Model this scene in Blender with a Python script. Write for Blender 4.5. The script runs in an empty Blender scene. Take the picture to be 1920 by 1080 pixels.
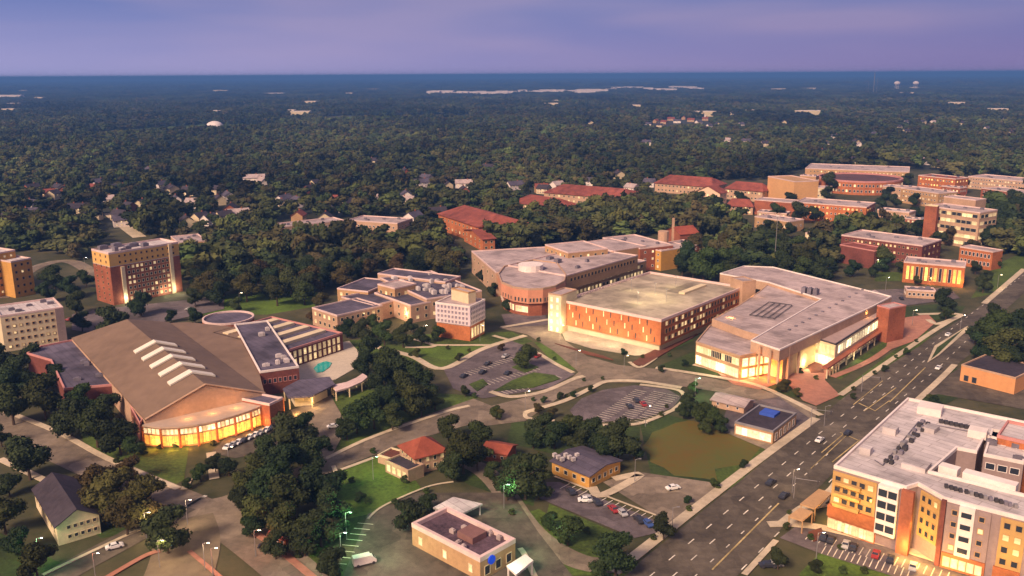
import bpy, math, random
import numpy as np
from mathutils import Matrix, Vector
random.seed(7); rng = np.random.default_rng(7)
C = bpy.context.scene
COL = C.collection
R = math.radians
# ------------------------------------------------------------ camera
F, H = 1650.0, 120.0
TH = math.atan(400.5/F)
M3 = Matrix.Rotation(R(90)-TH, 3, 'X') @ Matrix.Rotation(R(-0.33), 3, 'Z')
cam = bpy.data.cameras.new('camera'); camo = bpy.data.objects.new('camera', cam); COL.objects.link(camo)
camo.matrix_world = Matrix.Translation((0, 0, H)) @ M3.to_4x4()
cam.sensor_width = 36; cam.lens = F/1920*36; cam.clip_start = 1; cam.clip_end = 90000
C.camera = camo
# ------------------------------------------------------------ world, sun, exposure
C.view_settings.view_transform = 'Standard'; C.view_settings.look = 'None'
C.view_settings.exposure = 0.93; C.view_settings.gamma = 1
SUN_EL, SUN_AZ = 38, 232        # azimuth: compass-like direction the light comes FROM, deg ccw from +X
w = bpy.data.worlds.new('World'); C.world = w; w.use_nodes = True
nt = w.node_tree; N = nt.nodes; L = nt.links; N.clear()
def nd(t, **k):
    n = N.new(t)
    for a, b in k.items(): setattr(n, a, b)
    return n
out = nd('ShaderNodeOutputWorld'); bg = nd('ShaderNodeBackground'); bg.inputs[1].default_value = 0.06
sky = nd('ShaderNodeTexSky', sky_type='NISHITA', sun_disc=False); sky.sun_elevation = R(6); sky.sun_rotation = R(90-SUN_AZ)
sky.air_density = 1.3; sky.dust_density = 1.5; sky.ozone_density = 3
tc = nd('ShaderNodeTexCoord'); sep = nd('ShaderNodeSeparateXYZ'); L.new(tc.outputs['Generated'], sep.inputs[0])
# cloud veil of the evening sky (soft banks, direction based)
mp = nd('ShaderNodeMapping'); mp.inputs['Scale'].default_value = (2.0, 2.0, 14); mp.inputs['Location'].default_value = (3.1, .4, .2)
L.new(tc.outputs['Generated'], mp.inputs[0])
nz = nd('ShaderNodeTexNoise'); nz.inputs['Scale'].default_value = 1.3; nz.inputs['Detail'].default_value = 2.5; nz.inputs['Roughness'].default_value = .45
L.new(mp.outputs[0], nz.inputs[0])
cr = nd('ShaderNodeValToRGB'); cr.color_ramp.elements[0].position = .40; cr.color_ramp.elements[1].position = .60
cr.color_ramp.elements[0].color = (.85, 1.5, 4.3, 1); cr.color_ramp.elements[1].color = (2.5, 2.3, 4.5, 1)
L.new(nz.outputs[0], cr.inputs[0])
# lavender glow towards the horizon, stronger to the left
mr = nd('ShaderNodeMapRange'); mr.inputs[1].default_value = 0; mr.inputs[2].default_value = .10; mr.inputs[3].default_value = .85; mr.inputs[4].default_value = 0
L.new(sep.outputs[2], mr.inputs[0])
mx0 = nd('ShaderNodeMapRange'); mx0.inputs[1].default_value = -.5; mx0.inputs[2].default_value = .5
L.new(sep.outputs[0], mx0.inputs[0])
hz = nd('ShaderNodeMix', data_type='RGBA'); hz.inputs[6].default_value = (4.2, 3.9, 6.7, 1); hz.inputs[7].default_value = (2.7, 2.0, 4.1, 1)
L.new(mx0.outputs[0], hz.inputs[0])
m1 = nd('ShaderNodeMix', data_type='RGBA'); L.new(mr.outputs[0], m1.inputs[0]); L.new(cr.outputs[0], m1.inputs[6]); L.new(hz.outputs[2], m1.inputs[7])
m2 = nd('ShaderNodeMix', data_type='RGBA'); m2.inputs[0].default_value = .88
L.new(sky.outputs[0], m2.inputs[6]); L.new(m1.outputs[2], m2.inputs[7])
# unseen part of the sky: neutral overhead, afterglow of the sunset behind the camera
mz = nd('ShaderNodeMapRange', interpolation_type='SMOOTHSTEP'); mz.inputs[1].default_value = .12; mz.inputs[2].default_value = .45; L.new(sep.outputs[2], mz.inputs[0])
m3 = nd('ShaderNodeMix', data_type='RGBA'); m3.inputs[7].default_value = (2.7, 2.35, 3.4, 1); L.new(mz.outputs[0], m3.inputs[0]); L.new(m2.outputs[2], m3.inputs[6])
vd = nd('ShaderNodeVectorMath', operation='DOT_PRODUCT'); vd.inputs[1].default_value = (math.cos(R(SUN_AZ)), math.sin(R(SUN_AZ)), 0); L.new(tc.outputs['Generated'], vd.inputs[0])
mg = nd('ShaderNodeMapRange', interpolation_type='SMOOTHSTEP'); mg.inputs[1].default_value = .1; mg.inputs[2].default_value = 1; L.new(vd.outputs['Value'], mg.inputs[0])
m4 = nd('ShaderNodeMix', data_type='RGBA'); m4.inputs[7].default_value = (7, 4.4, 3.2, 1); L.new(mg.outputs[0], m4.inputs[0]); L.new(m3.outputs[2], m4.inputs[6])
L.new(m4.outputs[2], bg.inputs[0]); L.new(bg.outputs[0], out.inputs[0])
sl = bpy.data.lights.new('sun', 'SUN'); sl.energy = 3.2; sl.angle = R(16); sl.color = (1, .74, .54)
so = bpy.data.objects.new('sun', sl); COL.objects.link(so)
sd = Vector((math.cos(R(SUN_AZ))*math.cos(R(SUN_EL)), math.sin(R(SUN_AZ))*math.cos(R(SUN_EL)), math.sin(R(SUN_EL))))
so.rotation_euler = sd.to_track_quat('Z', 'Y').to_euler(); so.location = (0, -100, 300)
# ------------------------------------------------------------ helpers
def P(px, py, z=0.0):
    d = M3 @ Vector((px-960, 540-py, -F)); t = (z-H)/d.z
    return (d.x*t, d.y*t)
def PL(pts, z=0.0): return [P(a, b, z) for a, b in pts]
M3i = M3.inverted()
def proj(x, y, z):
    v = M3i @ Vector((x, y, z-H)); return 960+F*v.x/-v.z, 540-F*v.y/-v.z
def V(a): return np.array(a, float)
CAP = None
def R4(A, B, Cc, z):
    """rectangle from three roof corners seen in the photo: A-B trusted, A-C squared up"""
    a, b, c = V(P(*A, z)), V(P(*B, z)), V(P(*Cc, z))
    u = (b-a)/np.linalg.norm(b-a); n = V((-u[1], u[0])); d = (c-a)@n
    if CAP: k = CAP*np.linalg.norm(b-a); d = max(-k, min(k, d))
    return [tuple(a), tuple(b), tuple(b+n*d), tuple(a+n*d)]
def lerp(a, b, t): return (a[0]+(b[0]-a[0])*t, a[1]+(b[1]-a[1])*t)
def quadpt(q, u, v): return lerp(lerp(q[0], q[1], u), lerp(q[3], q[2], u), v)
def sub(q, u0, v0, u1, v1): return [quadpt(q, u0, v0), quadpt(q, u1, v0), quadpt(q, u1, v1), quadpt(q, u0, v1)]
def area(p): return .5*sum(p[i][0]*p[(i+1) % len(p)][1]-p[(i+1) % len(p)][0]*p[i][1] for i in range(len(p)))
def ccw(p): return list(p) if area(p) > 0 else list(p)[::-1]
def inset(p, d):
    p = ccw(p); n = len(p); o = []
    for i in range(n):
        a, b, c = V(p[i-1]), V(p[i]), V(p[(i+1) % n])
        u = (b-a)/np.linalg.norm(b-a); v = (c-b)/np.linalg.norm(c-b)
        n1 = V((-u[1], u[0])); n2 = V((-v[1], v[0])); m = n1+n2; k = m@n1
        m = m/max(k, .35); o.append(tuple(b+m*d))
    return o
def cent(p): return (sum(a[0] for a in p)/len(p), sum(a[1] for a in p)/len(p))
def inpoly(x, y, p):
    c = False; j = len(p)-1
    for i in range(len(p)):
        if (p[i][1] > y) != (p[j][1] > y) and x < (p[j][0]-p[i][0])*(y-p[i][1])/(p[j][1]-p[i][1])+p[i][0]: c = not c
        j = i
    return c
# ------------------------------------------------------------ materials
MT = {}
def mat(name, col, rough=.85, var=.25, sc=.6, wide=0, seams=None, patch=False, emit=None, es=1.0, spec=.25, metal=0, bump=0, col2=None, sc2=None, rand=0, trans=0):
    if name in MT: return MT[name]
    m = bpy.data.materials.new(name); m.use_nodes = True; MT[name] = m
    t = m.node_tree; b = t.nodes['Principled BSDF']
    b.inputs['Roughness'].default_value = rough; b.inputs['Metallic'].default_value = metal
    b.inputs['Specular IOR Level'].default_value = spec
    if var or col2:
        c0 = tuple(c*(1-var) for c in col); c1 = tuple(min(1, c*(1+var)) for c in col)
        if col2: c1 = col2
        tcn = t.nodes.new('ShaderNodeTexCoord'); n1 = t.nodes.new('ShaderNodeTexNoise'); n2 = t.nodes.new('ShaderNodeTexNoise')
        n1.inputs['Scale'].default_value = sc; n1.inputs['Detail'].default_value = 6; n1.inputs['Roughness'].default_value = .65
        n2.inputs['Scale'].default_value = sc2 or sc*.12; n2.inputs['Detail'].default_value = 3
        t.links.new(tcn.outputs['Object'], n1.inputs[0]); t.links.new(tcn.outputs['Object'], n2.inputs[0])
        ad = t.nodes.new('ShaderNodeMath'); ad.operation = 'ADD'; t.links.new(n1.outputs[0], ad.inputs[0]); t.links.new(n2.outputs[0], ad.inputs[1])
        mr = t.nodes.new('ShaderNodeMapRange'); mr.inputs[1].default_value = .72; mr.inputs[2].default_value = 1.28
        t.links.new(ad.outputs[0], mr.inputs[0])
        mx = t.nodes.new('ShaderNodeMix'); mx.data_type = 'RGBA'; mx.inputs[6].default_value = (*c0, 1); mx.inputs[7].default_value = (*c1, 1)
        t.links.new(mr.outputs[0], mx.inputs[0]); src = mx.outputs[2]
        if rand:
            oi = t.nodes.new('ShaderNodeObjectInfo'); hs = t.nodes.new('ShaderNodeHueSaturation')
            r1 = t.nodes.new('ShaderNodeMapRange'); r1.inputs[3].default_value = 1-rand; r1.inputs[4].default_value = 1+rand
            r2 = t.nodes.new('ShaderNodeMapRange'); r2.inputs[3].default_value = .455; r2.inputs[4].default_value = .53
            ml = t.nodes.new('ShaderNodeMath'); ml.operation = 'MULTIPLY'; ml.inputs[1].default_value = 7.31
            fr = t.nodes.new('ShaderNodeMath'); fr.operation = 'FRACT'
            t.links.new(oi.outputs['Random'], r1.inputs[0]); t.links.new(oi.outputs['Random'], ml.inputs[0]); t.links.new(ml.outputs[0], fr.inputs[0]); t.links.new(fr.outputs[0], r2.inputs[0])
            t.links.new(r1.outputs[0], hs.inputs['Value']); t.links.new(r2.outputs[0], hs.inputs['Hue']); t.links.new(src, hs.inputs['Color']); src = hs.outputs[0]
        if patch:         # repair patches and cracks
            v1 = t.nodes.new('ShaderNodeTexVoronoi'); v1.inputs['Scale'].default_value = .11; v1.distance = 'MANHATTAN'; t.links.new(tcn.outputs['Object'], v1.inputs[0]); sp = t.nodes.new('ShaderNodeSeparateColor'); t.links.new(v1.outputs['Color'], sp.inputs[0])
            v2 = t.nodes.new('ShaderNodeTexVoronoi'); v2.feature = 'DISTANCE_TO_EDGE'; v2.inputs['Scale'].default_value = .16; t.links.new(tcn.outputs['Object'], v2.inputs[0])
            a1 = t.nodes.new('ShaderNodeMapRange'); a1.inputs[3].default_value = .78; a1.inputs[4].default_value = 1.2; t.links.new(sp.outputs[0], a1.inputs[0]); a2 = t.nodes.new('ShaderNodeMapRange'); a2.inputs[2].default_value = .025; a2.inputs[3].default_value = .86; a2.inputs[4].default_value = 1; t.links.new(v2.outputs['Distance'], a2.inputs[0])
            a3 = t.nodes.new('ShaderNodeMath'); a3.operation = 'MULTIPLY'; t.links.new(a1.outputs[0], a3.inputs[0]); t.links.new(a2.outputs[0], a3.inputs[1]); h6 = t.nodes.new('ShaderNodeHueSaturation'); t.links.new(a3.outputs[0], h6.inputs['Value']); t.links.new(src, h6.inputs['Color']); src = h6.outputs[0]
        if seams:         # membrane sheets / ribs with darker joints, plus ponding stains
            mp_ = t.nodes.new('ShaderNodeMapping'); mp_.inputs['Rotation'].default_value = (0, 0, R(50)); bt = t.nodes.new('ShaderNodeTexBrick'); t.links.new(tcn.outputs['Object'], mp_.inputs[0]); t.links.new(mp_.outputs[0], bt.inputs[0])
            bt.inputs['Scale'].default_value = 1; bt.inputs['Brick Width'].default_value = seams[1]; bt.inputs['Row Height'].default_value = seams[0]; bt.inputs['Mortar Size'].default_value = .12; bt.inputs['Color1'].default_value = (1, 1, 1, 1); bt.inputs['Color2'].default_value = (.82, .82, .84, 1); bt.inputs['Mortar'].default_value = (.6, .58, .58, 1)
            m5 = t.nodes.new('ShaderNodeMix'); m5.data_type = 'RGBA'; m5.blend_type = 'MULTIPLY'; m5.inputs[0].default_value = 1; t.links.new(src, m5.inputs[6]); t.links.new(bt.outputs[0], m5.inputs[7])
            vo = t.nodes.new('ShaderNodeTexNoise'); vo.inputs['Scale'].default_value = .09; vo.inputs['Detail'].default_value = 7; t.links.new(tcn.outputs['Object'], vo.inputs[0]); r5 = t.nodes.new('ShaderNodeMapRange'); r5.inputs[1].default_value = .5; r5.inputs[2].default_value = .62; r5.inputs[3].default_value = 1; r5.inputs[4].default_value = .68; t.links.new(vo.outputs[0], r5.inputs[0])
            h5 = t.nodes.new('ShaderNodeHueSaturation'); t.links.new(r5.outputs[0], h5.inputs['Value']); t.links.new(m5.outputs[2], h5.inputs['Color']); src = h5.outputs[0]
        if wide:          # stands of paler and darker wood, hundreds of metres across
            ge = t.nodes.new('ShaderNodeNewGeometry'); mpn = t.nodes.new('ShaderNodeMapping'); mpn.inputs['Scale'].default_value = (.0035, .0016, 0); n3 = t.nodes.new('ShaderNodeTexNoise'); n3.inputs['Scale'].default_value = 1; n3.inputs['Detail'].default_value = 5; n3.inputs['Roughness'].default_value = .6
            t.links.new(ge.outputs['Position'], mpn.inputs[0]); t.links.new(mpn.outputs[0], n3.inputs[0]); r3 = t.nodes.new('ShaderNodeMapRange'); r3.inputs[1].default_value = .35; r3.inputs[2].default_value = .65; r3.inputs[3].default_value = 1-wide; r3.inputs[4].default_value = 1+wide*1.6
            t.links.new(n3.outputs[0], r3.inputs[0]); h3 = t.nodes.new('ShaderNodeHueSaturation'); t.links.new(r3.outputs[0], h3.inputs['Value']); t.links.new(src, h3.inputs['Color']); src = h3.outputs[0]
        t.links.new(src, b.inputs['Base Color'])
        if bump:
            bp = t.nodes.new('ShaderNodeBump'); bp.inputs['Strength'].default_value = bump; bp.inputs['Distance'].default_value = 1
            t.links.new(n1.outputs[0], bp.inputs['Height']); t.links.new(bp.outputs[0], b.inputs['Normal'])
    else:
        b.inputs['Base Color'].default_value = (*col, 1)
    if trans: b.inputs['Transmission Weight'].default_value = trans
    if emit: b.inputs['Emission Color'].default_value = (*emit, 1); b.inputs['Emission Strength'].default_value = es
    if emit and 'glass' in name:      # every window has its own brightness, curtains and lamps inside
        oi = t.nodes.new('ShaderNodeObjectInfo'); pw = t.nodes.new('ShaderNodeMath'); pw.operation = 'POWER'; pw.inputs[1].default_value = 1.6; t.links.new(oi.outputs['Random'], pw.inputs[0])
        nn_ = t.nodes.new('ShaderNodeTexNoise'); nn_.inputs['Scale'].default_value = 1.3; nn_.noise_dimensions = '4D'; t.links.new(tcn.outputs['Object'], nn_.inputs[0]); wv = t.nodes.new('ShaderNodeMath'); wv.operation = 'MULTIPLY'; wv.inputs[1].default_value = 90; t.links.new(oi.outputs['Random'], wv.inputs[0]); t.links.new(wv.outputs[0], nn_.inputs['W'])
        ra = t.nodes.new('ShaderNodeMapRange'); ra.inputs[3].default_value = .35*es; ra.inputs[4].default_value = 1.9*es; t.links.new(pw.outputs[0], ra.inputs[0]); rb_ = t.nodes.new('ShaderNodeMapRange'); rb_.inputs[1].default_value = .3; rb_.inputs[2].default_value = .7; rb_.inputs[3].default_value = .3; rb_.inputs[4].default_value = 1.6; t.links.new(nn_.outputs[0], rb_.inputs[0])
        mm = t.nodes.new('ShaderNodeMath'); mm.operation = 'MULTIPLY'; t.links.new(ra.outputs[0], mm.inputs[0]); t.links.new(rb_.outputs[0], mm.inputs[1]); t.links.new(mm.outputs[0], b.inputs['Emission Strength'])
    return m
brick = mat('red_brick', (.28, .09, .05), sc=1.2, var=.3)
brick2 = mat('orange_brick', (.40, .13, .05), sc=1.0, var=.3)
brickd = mat('dark_red_brick', (.16, .05, .04), sc=1.0, var=.3)
tan = mat('tan_masonry', (.42, .25, .13), sc=.9, var=.18)
peach = mat('peach_masonry', (.44, .28, .19), sc=.9, var=.18)
cream = mat('cream_masonry', (.62, .5, .33), sc=.8, var=.14)
yellow = mat('ochre_panel', (.52, .27, .07), sc=.8, var=.15)
greyw = mat('grey_render', (.28, .2, .19), sc=.8, var=.15)
white = mat('white_trim', (.72, .62, .58), sc=.6, var=.12)
coping = mat('pale_coping', (.62, .45, .42), sc=.5, var=.15)
copred = mat('pink_coping', (.5, .22, .2), sc=.5, var=.15)
rpink = mat('pink_grey_membrane', (.45, .35, .335), sc=.25, var=.22, seams=(3, 14))
rwhite = mat('white_membrane', (.56, .49, .48), sc=.25, var=.2, seams=(2.5, 12))
rpurp = mat('slate_grey_membrane', (.105, .088, .12), sc=.14, var=.45, seams=(2.5, 12))
rbrown = mat('brown_metal_roof', (.175, .115, .08), sc=.2, var=.2, wide=0)
rdark = mat('dark_shingle', (.045, .035, .045), sc=.6, var=.35)
rred = mat('red_tile', (.25, .06, .035), sc=.5, var=.3)
rredp = mat('red_metal_roof', (.29, .08, .055), sc=.2, var=.35, seams=(1.2, 30))
rblue = mat('blue_metal', (.04, .09, .42), var=.15)
conc = mat('garage_concrete', (.42, .34, .25), sc=.12, var=.35, seams=(5.4, 18))
glass = mat('dark_glass', (.03, .035, .05), rough=.12, var=0, spec=.6)
glassl = mat('lit_glass', (.6, .5, .3), var=.3, sc=.8, emit=(1, .68, .32), es=.32)
glassb = mat('bright_lit_glass', (.7, .6, .4), var=.3, sc=.8, emit=(1, .8, .45), es=.6)
glasso = mat('amber_lit_glass', (.6, .35, .1), var=.3, sc=.5, emit=(1, .46, .08), es=.85)
lampm = mat('lamp_lens', (1, 1, 1), var=0, emit=(1, .8, .5), es=25)
lampg = mat('green_lamp_lens', (1, 1, 1), var=0, emit=(.35, 1, .5), es=25)
metal = mat('grey_metal', (.22, .2, .21), var=.15, rough=.5)
metalk = mat('dark_metal', (.05, .045, .05), var=.2, rough=.6)
hvac = mat('unit_metal', (.16, .14, .17), var=.3, rough=.6)
asph = mat('asphalt', (.092, .074, .056), sc=.35, var=.45, sc2=.05, patch=True)
asph2 = mat('worn_asphalt', (.19, .148, .11), sc=.35, var=.35, sc2=.05, patch=True)
asph3 = mat('purple_asphalt', (.12, .095, .098), sc=.4, var=.38, sc2=.04, patch=True)
pave = mat('pale_pavement', (.48, .39, .28), sc=.5, var=.25)
pavep = mat('brick_and_glow_pavement', (.35, .16, .11), sc=.5, var=.25)
paint = mat('white_road_paint', (.62, .55, .46), sc=.8, var=.4)
painty = mat('yellow_road_paint', (.40, .30, .14), sc=.8, var=.5)
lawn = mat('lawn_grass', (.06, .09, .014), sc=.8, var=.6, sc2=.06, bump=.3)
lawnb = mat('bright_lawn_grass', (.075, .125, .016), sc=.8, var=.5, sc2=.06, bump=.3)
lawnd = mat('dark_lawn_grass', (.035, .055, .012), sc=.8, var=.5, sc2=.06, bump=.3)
fieldm = mat('dry_grass', (.20, .125, .022), sc=.4, var=.4, sc2=.05, col2=(.085, .095, .02))
earth = mat('earth_ground', (.042, .056, .018), sc=.12, var=.4, sc2=.02, col2=(.095, .08, .04))
mulch = mat('mulch_bed', (.12, .04, .025), sc=.8, var=.3)
bark = mat('bark', (.07, .045, .03), sc=2, var=.3)
leaf = mat('leaves', (.038, .054, .015), sc=.5, var=.45, rough=.75, rand=.35, spec=.15)
leafy = mat('olive_leaves', (.062, .052, .016), sc=.5, var=.4, rough=.75, rand=.25, spec=.15)
leafd = mat('deep_green_leaves', (.024, .038, .013), sc=.5, var=.45, rough=.75, rand=.3, spec=.15)
# ------------------------------------------------------------ object helpers
def tag(o, label=None, cat=None, group=None, kind=None):
    if label: o['label'] = label
    if cat: o['category'] = cat
    if group: o['group'] = group
    if kind: o['kind'] = kind
    return o
def meshobj(name, vs, fs, mats, mi=None, parent=None, org=(0, 0, 0), smooth=False):
    me = bpy.data.meshes.new(name)
    vs = np.asarray(vs, float)-V(org)
    me.from_pydata([tuple(v) for v in vs], [], [tuple(f) for f in fs])
    for m in (mats if isinstance(mats, (list, tuple)) else [mats]): me.materials.append(m)
    if mi is not None: me.polygons.foreach_set('material_index', mi)
    if smooth: me.polygons.foreach_set('use_smooth', [True]*len(me.polygons))
    me.update()
    o = bpy.data.objects.new(name, me); COL.objects.link(o)
    if parent: o.parent = parent
    else: o.location = org
    return o
def empty(name, loc, rz=0):
    o = bpy.data.objects.new(name, None); COL.objects.link(o); o.location = loc; o.rotation_euler = (0, 0, rz); o.empty_display_size = 1
    return o
class G:                                    # geometry collector
    def __init__(s): s.v = []; s.f = []; s.m = []
    def add(s, vs, fs, m=0):
        k = len(s.v); s.v += [tuple(v) for v in vs]; s.f += [tuple(i+k for i in f) for f in fs]; s.m += [m]*len(fs)
    def prism(s, p, z0, z1, m=0, top=True, bot=False, mt=None):
        p = ccw(p); n = len(p)
        vs = [(a, b, z0) for a, b in p]+[(a, b, z1) for a, b in p]
        s.add(vs, [(i, (i+1) % n, n+(i+1) % n, n+i) for i in range(n)], m)
        if top: s.add(vs[n:], [tuple(range(n))], m if mt is None else mt)
        if bot: s.add(vs[:n], [tuple(range(n))[::-1]], m)
    def box(s, c, sz, rz=0, m=0):
        x, y, z = c; a, b, h = sz[0]/2, sz[1]/2, sz[2]; cs, sn = math.cos(rz), math.sin(rz)
        q = [(x+i*cs-j*sn, y+i*sn+j*cs) for i, j in ((-a, -b), (a, -b), (a, b), (-a, b))]
        s.prism(q, z, z+h, m, bot=True)
    def bar(s, a, b, r, n=5, m=0, r2=None):
        a, b = V(a), V(b); d = b-a; d = d/np.linalg.norm(d); t = V((0, 0, 1)) if abs(d[2]) < .9 else V((1, 0, 0))
        u = np.cross(d, t); u /= np.linalg.norm(u); w_ = np.cross(d, u); r2 = r if r2 is None else r2
        vs = [a+r*(u*math.cos(k*6.2832/n)+w_*math.sin(k*6.2832/n)) for k in range(n)]+[b+r2*(u*math.cos(k*6.2832/n)+w_*math.sin(k*6.2832/n)) for k in range(n)]
        s.add(vs, [(k, (k+1) % n, n+(k+1) % n, n+k)[::-1] for k in range(n)]+[tuple(range(n, 2*n))[::-1], tuple(range(n))], m)
    def obj(s, name, mats, parent=None, org=(0, 0, 0), smooth=False):
        return meshobj(name, s.v, s.f, mats, s.m, parent, org, smooth)
class Bld:
    def __init__(s, name, label, cat, c, group=None):
        s.o = (c[0], c[1], 0); s.e = empty(name, s.o); tag(s.e, label, cat, group); s.cache = {}
    def part(s, name, g, mats, parent=None, smooth=False):
        if name in ('rooftop_unit', 'skylight', 'air_conditioner', 'roof_lantern', 'chimney', 'roof_drum', 'roof_block', 'ramp', 'ramp_wall', 'deck_lamp', 'roof_plant_screen'): parent = getattr(s, 'lastroof', None)
        if parent:
            o = g.obj(name, mats, s.e, s.o, smooth); o.parent = parent; return o
        o = g.obj(name, mats, s.e, s.o, smooth)
        if name in ('roof', 'top_deck', 'upper_roof'): s.lastroof = o
        return o
    def vol(s, p, z0, z1, wall, roof, par=.7, cop=None, t=.45, name='wall', rname='roof'):
        p = ccw(p); g = G(); g.prism(p, z0, z1-par if par else z1, top=False); wobj = s.part(name, g, [wall])
        if par:
            o_, i_ = inset(p, -.06), inset(p, t); n = len(p); g = G()
            A = [(a, b, z1-par-.15) for a, b in o_]; B_ = [(a, b, z1) for a, b in o_]; C_ = [(a, b, z1) for a, b in i_]; D = [(a, b, z1-par-.1) for a, b in i_]
            g.add(A+B_+C_+D, [(k*n+i, k*n+(i+1) % n, (k+1)*n+(i+1) % n, (k+1)*n+i) for k in range(3) for i in range(n)])
            s.part('parapet', g, [cop or coping])
            g = G(); g.add([(a, b, z1-par) for a, b in inset(p, t*.5)], [tuple(range(n))]); s.part(rname, g, [roof])
        else:
            g = G(); n = len(p); q = inset(p, -t); g.prism(q, z1, z1+.35, bot=True); s.part(rname, g, [roof])
        s.c = cent(p); return p
    def gable(s, q, z0, ze, zr, wall, roof, over=.6, along=0, hip=0, rname='roof', trim=None):
        """q rectangle; ridge parallel to edge q0-q1 if along==0 else q1-q2; hip = inset of ridge ends"""
        if along: q = [q[1], q[2], q[3], q[0]]
        g = G(); m0 = lerp(q[0], q[3], .5); m1 = lerp(q[1], q[2], .5)
        Ln = math.dist(m0, m1); h = hip/Ln
        r0, r1 = lerp(m0, m1, h), lerp(m0, m1, 1-h)
        n = 4; vs = [(a, b, z0) for a, b in q]+[(a, b, ze) for a, b in q]
        fs = [(i, (i+1) % n, n+(i+1) % n, n+i) for i in range(n)]
        if not hip: vs += [(*m0, zr-.05), (*m1, zr-.05)]; fs += [(7, 4, 8), (5, 6, 9)]
        g.add(vs, fs); s.part('wall', g, [wall])
        u = (V(q[1])-V(q[0])); u /= np.linalg.norm(u); v = (V(q[3])-V(q[0])); v /= np.linalg.norm(v)
        e = [V(q[0])-u*over-v*over, V(q[1])+u*over-v*over, V(q[2])+u*over+v*over, V(q[3])-u*over+v*over]
        if not hip: r0 = V(r0)-u*over; r1 = V(r1)+u*over
        dz = (zr-ze)/(math.dist(q[0], q[3])/2)*over
        vs = [(*p, ze-dz) for p in e]+[(*r0, zr), (*r1, zr)]
        fs = [(0, 1, 5, 4), (2, 3, 4, 5)]+([(3, 0, 4), (1, 2, 5)] if hip else [])
        vb = [(a, b, c-.3) for a, b, c in vs]
        g = G(); g.add(vs+vb, fs+[tuple(i+6 for i in f[::-1]) for f in fs]+[(0, 1, 7, 6)[::-1], (2, 3, 9, 8)[::-1]]+([(1, 2, 8, 7)[::-1], (3, 0, 6, 9)[::-1]] if hip else [(1, 5, 11, 7)[::-1], (5, 2, 8, 11)[::-1], (3, 4, 10, 9)[::-1], (4, 0, 6, 10)[::-1]]))
        s.part(rname, g, [roof]); s.c = cent(q); return q
    def fac(s, a, b, z0, z1, n, rows, w_=1.4, h_=1.6, pane=None, frame=None, m0=.04, m1=.04, litp=0, name='window', lit=None, depth=.12, c=None, zc=.5, skip=()):
        """windows one by one along the wall a-b"""
        c = c or s.c; u = V(b)-V(a); Ln = np.linalg.norm(u); u /= Ln; nr = V((u[1], -u[0]))
        if nr@(V(a)-V(c)) < 0: nr = -nr
        ang = math.atan2(-nr[0], nr[1])          # local +Y -> outward
        for r_ in range(rows):
            for i in range(n):
                if (i, r_) in skip: continue
                t = m0+(1-m0-m1)*(i+.5)/n; z = z0+(z1-z0)*(r_+zc)/rows
                pm = pane or glass
                if litp and random.random() < litp: pm = lit or glassl
                key = (round(w_, 2), round(h_, 2), pm.name, (frame or white).name, depth)
                if key not in s.cache:
                    g = G(); fw = min(.16, w_*.12)
                    g.box((0, 0, -h_/2+fw), (w_-fw*2, depth, h_-fw*2), m=0)
                    for sx in (-1, 1): g.box((sx*(w_/2-fw/2), 0, -h_/2), (fw, depth+.14, h_), m=1)
                    for sz in (0, 1): g.box((0, 0, -h_/2+sz*(h_-fw)), (w_-2*fw, depth+.13, fw), m=1)
                    me = bpy.data.meshes.new(name)
                    me.from_pydata(g.v, [], g.f); me.materials.append(pm); me.materials.append(frame or white); me.polygons.foreach_set('material_index', g.m)
                    s.cache[key] = me
                o = bpy.data.objects.new(name, s.cache[key]); COL.objects.link(o); o.parent = s.e
                p = V(a)+u*Ln*t
                o.location = (p[0]-s.o[0], p[1]-s.o[1], z); o.rotation_euler = (0, 0, ang)
    def boxes(s, name, items, mt):
        for (c, sz, rz) in items:
            g = G(); g.box(c, sz, rz); s.part(name, g, [mt])
    def units(s, q, z, n, seed=0, name='rooftop_unit', mt=None, sc=1.0, area_=(.1, .1, .9, .9)):
        rr = random.Random(seed); a = math.atan2(q[1][1]-q[0][1], q[1][0]-q[0][0])
        for i in range(n):
            c = quadpt(q, rr.uniform(area_[0], area_[2]), rr.uniform(area_[1], area_[3])); g = G()
            w_, d, h = rr.uniform(1.2, 3)*sc, rr.uniform(1, 2.2)*sc, rr.uniform(.8, 1.6)*sc
            g.box((*c, z+.02), (w_, d, h), a); g.box((*c, z+h), (w_*.6, d*.6, .3), a); s.part(name, g, [mt or hvac])
def light(name, loc, e, col, r=.5, parent=None):
    l = bpy.data.lights.new(name, 'POINT'); l.energy = e; l.color = col; l.shadow_soft_size = r
    o = bpy.data.objects.new(name, l); COL.objects.link(o)
    if parent: o.parent = parent; o.location = (loc[0]-parent.location.x, loc[1]-parent.location.y, loc[2]-parent.location.z)
    else: o.location = loc
    return o
WARM, AMBER, GREEN, PALE = (1, .62, .28), (1, .42, .08), (.35, 1, .4), (1, .9, .6)
ZC = [0]
def sheet(name, px, z, m, cat=None, world=False, thick=0):
    ZC[0] += 1; z = .03+ZC[0]*.004; p = ccw(px if world else PL(px)); g = G()
    if thick: g.prism(p, 0, z)
    else: g.add([(a, b, z) for a, b in p], [tuple(range(len(p)))])
    return tag(g.obj(name, [m]), kind='structure')
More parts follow.
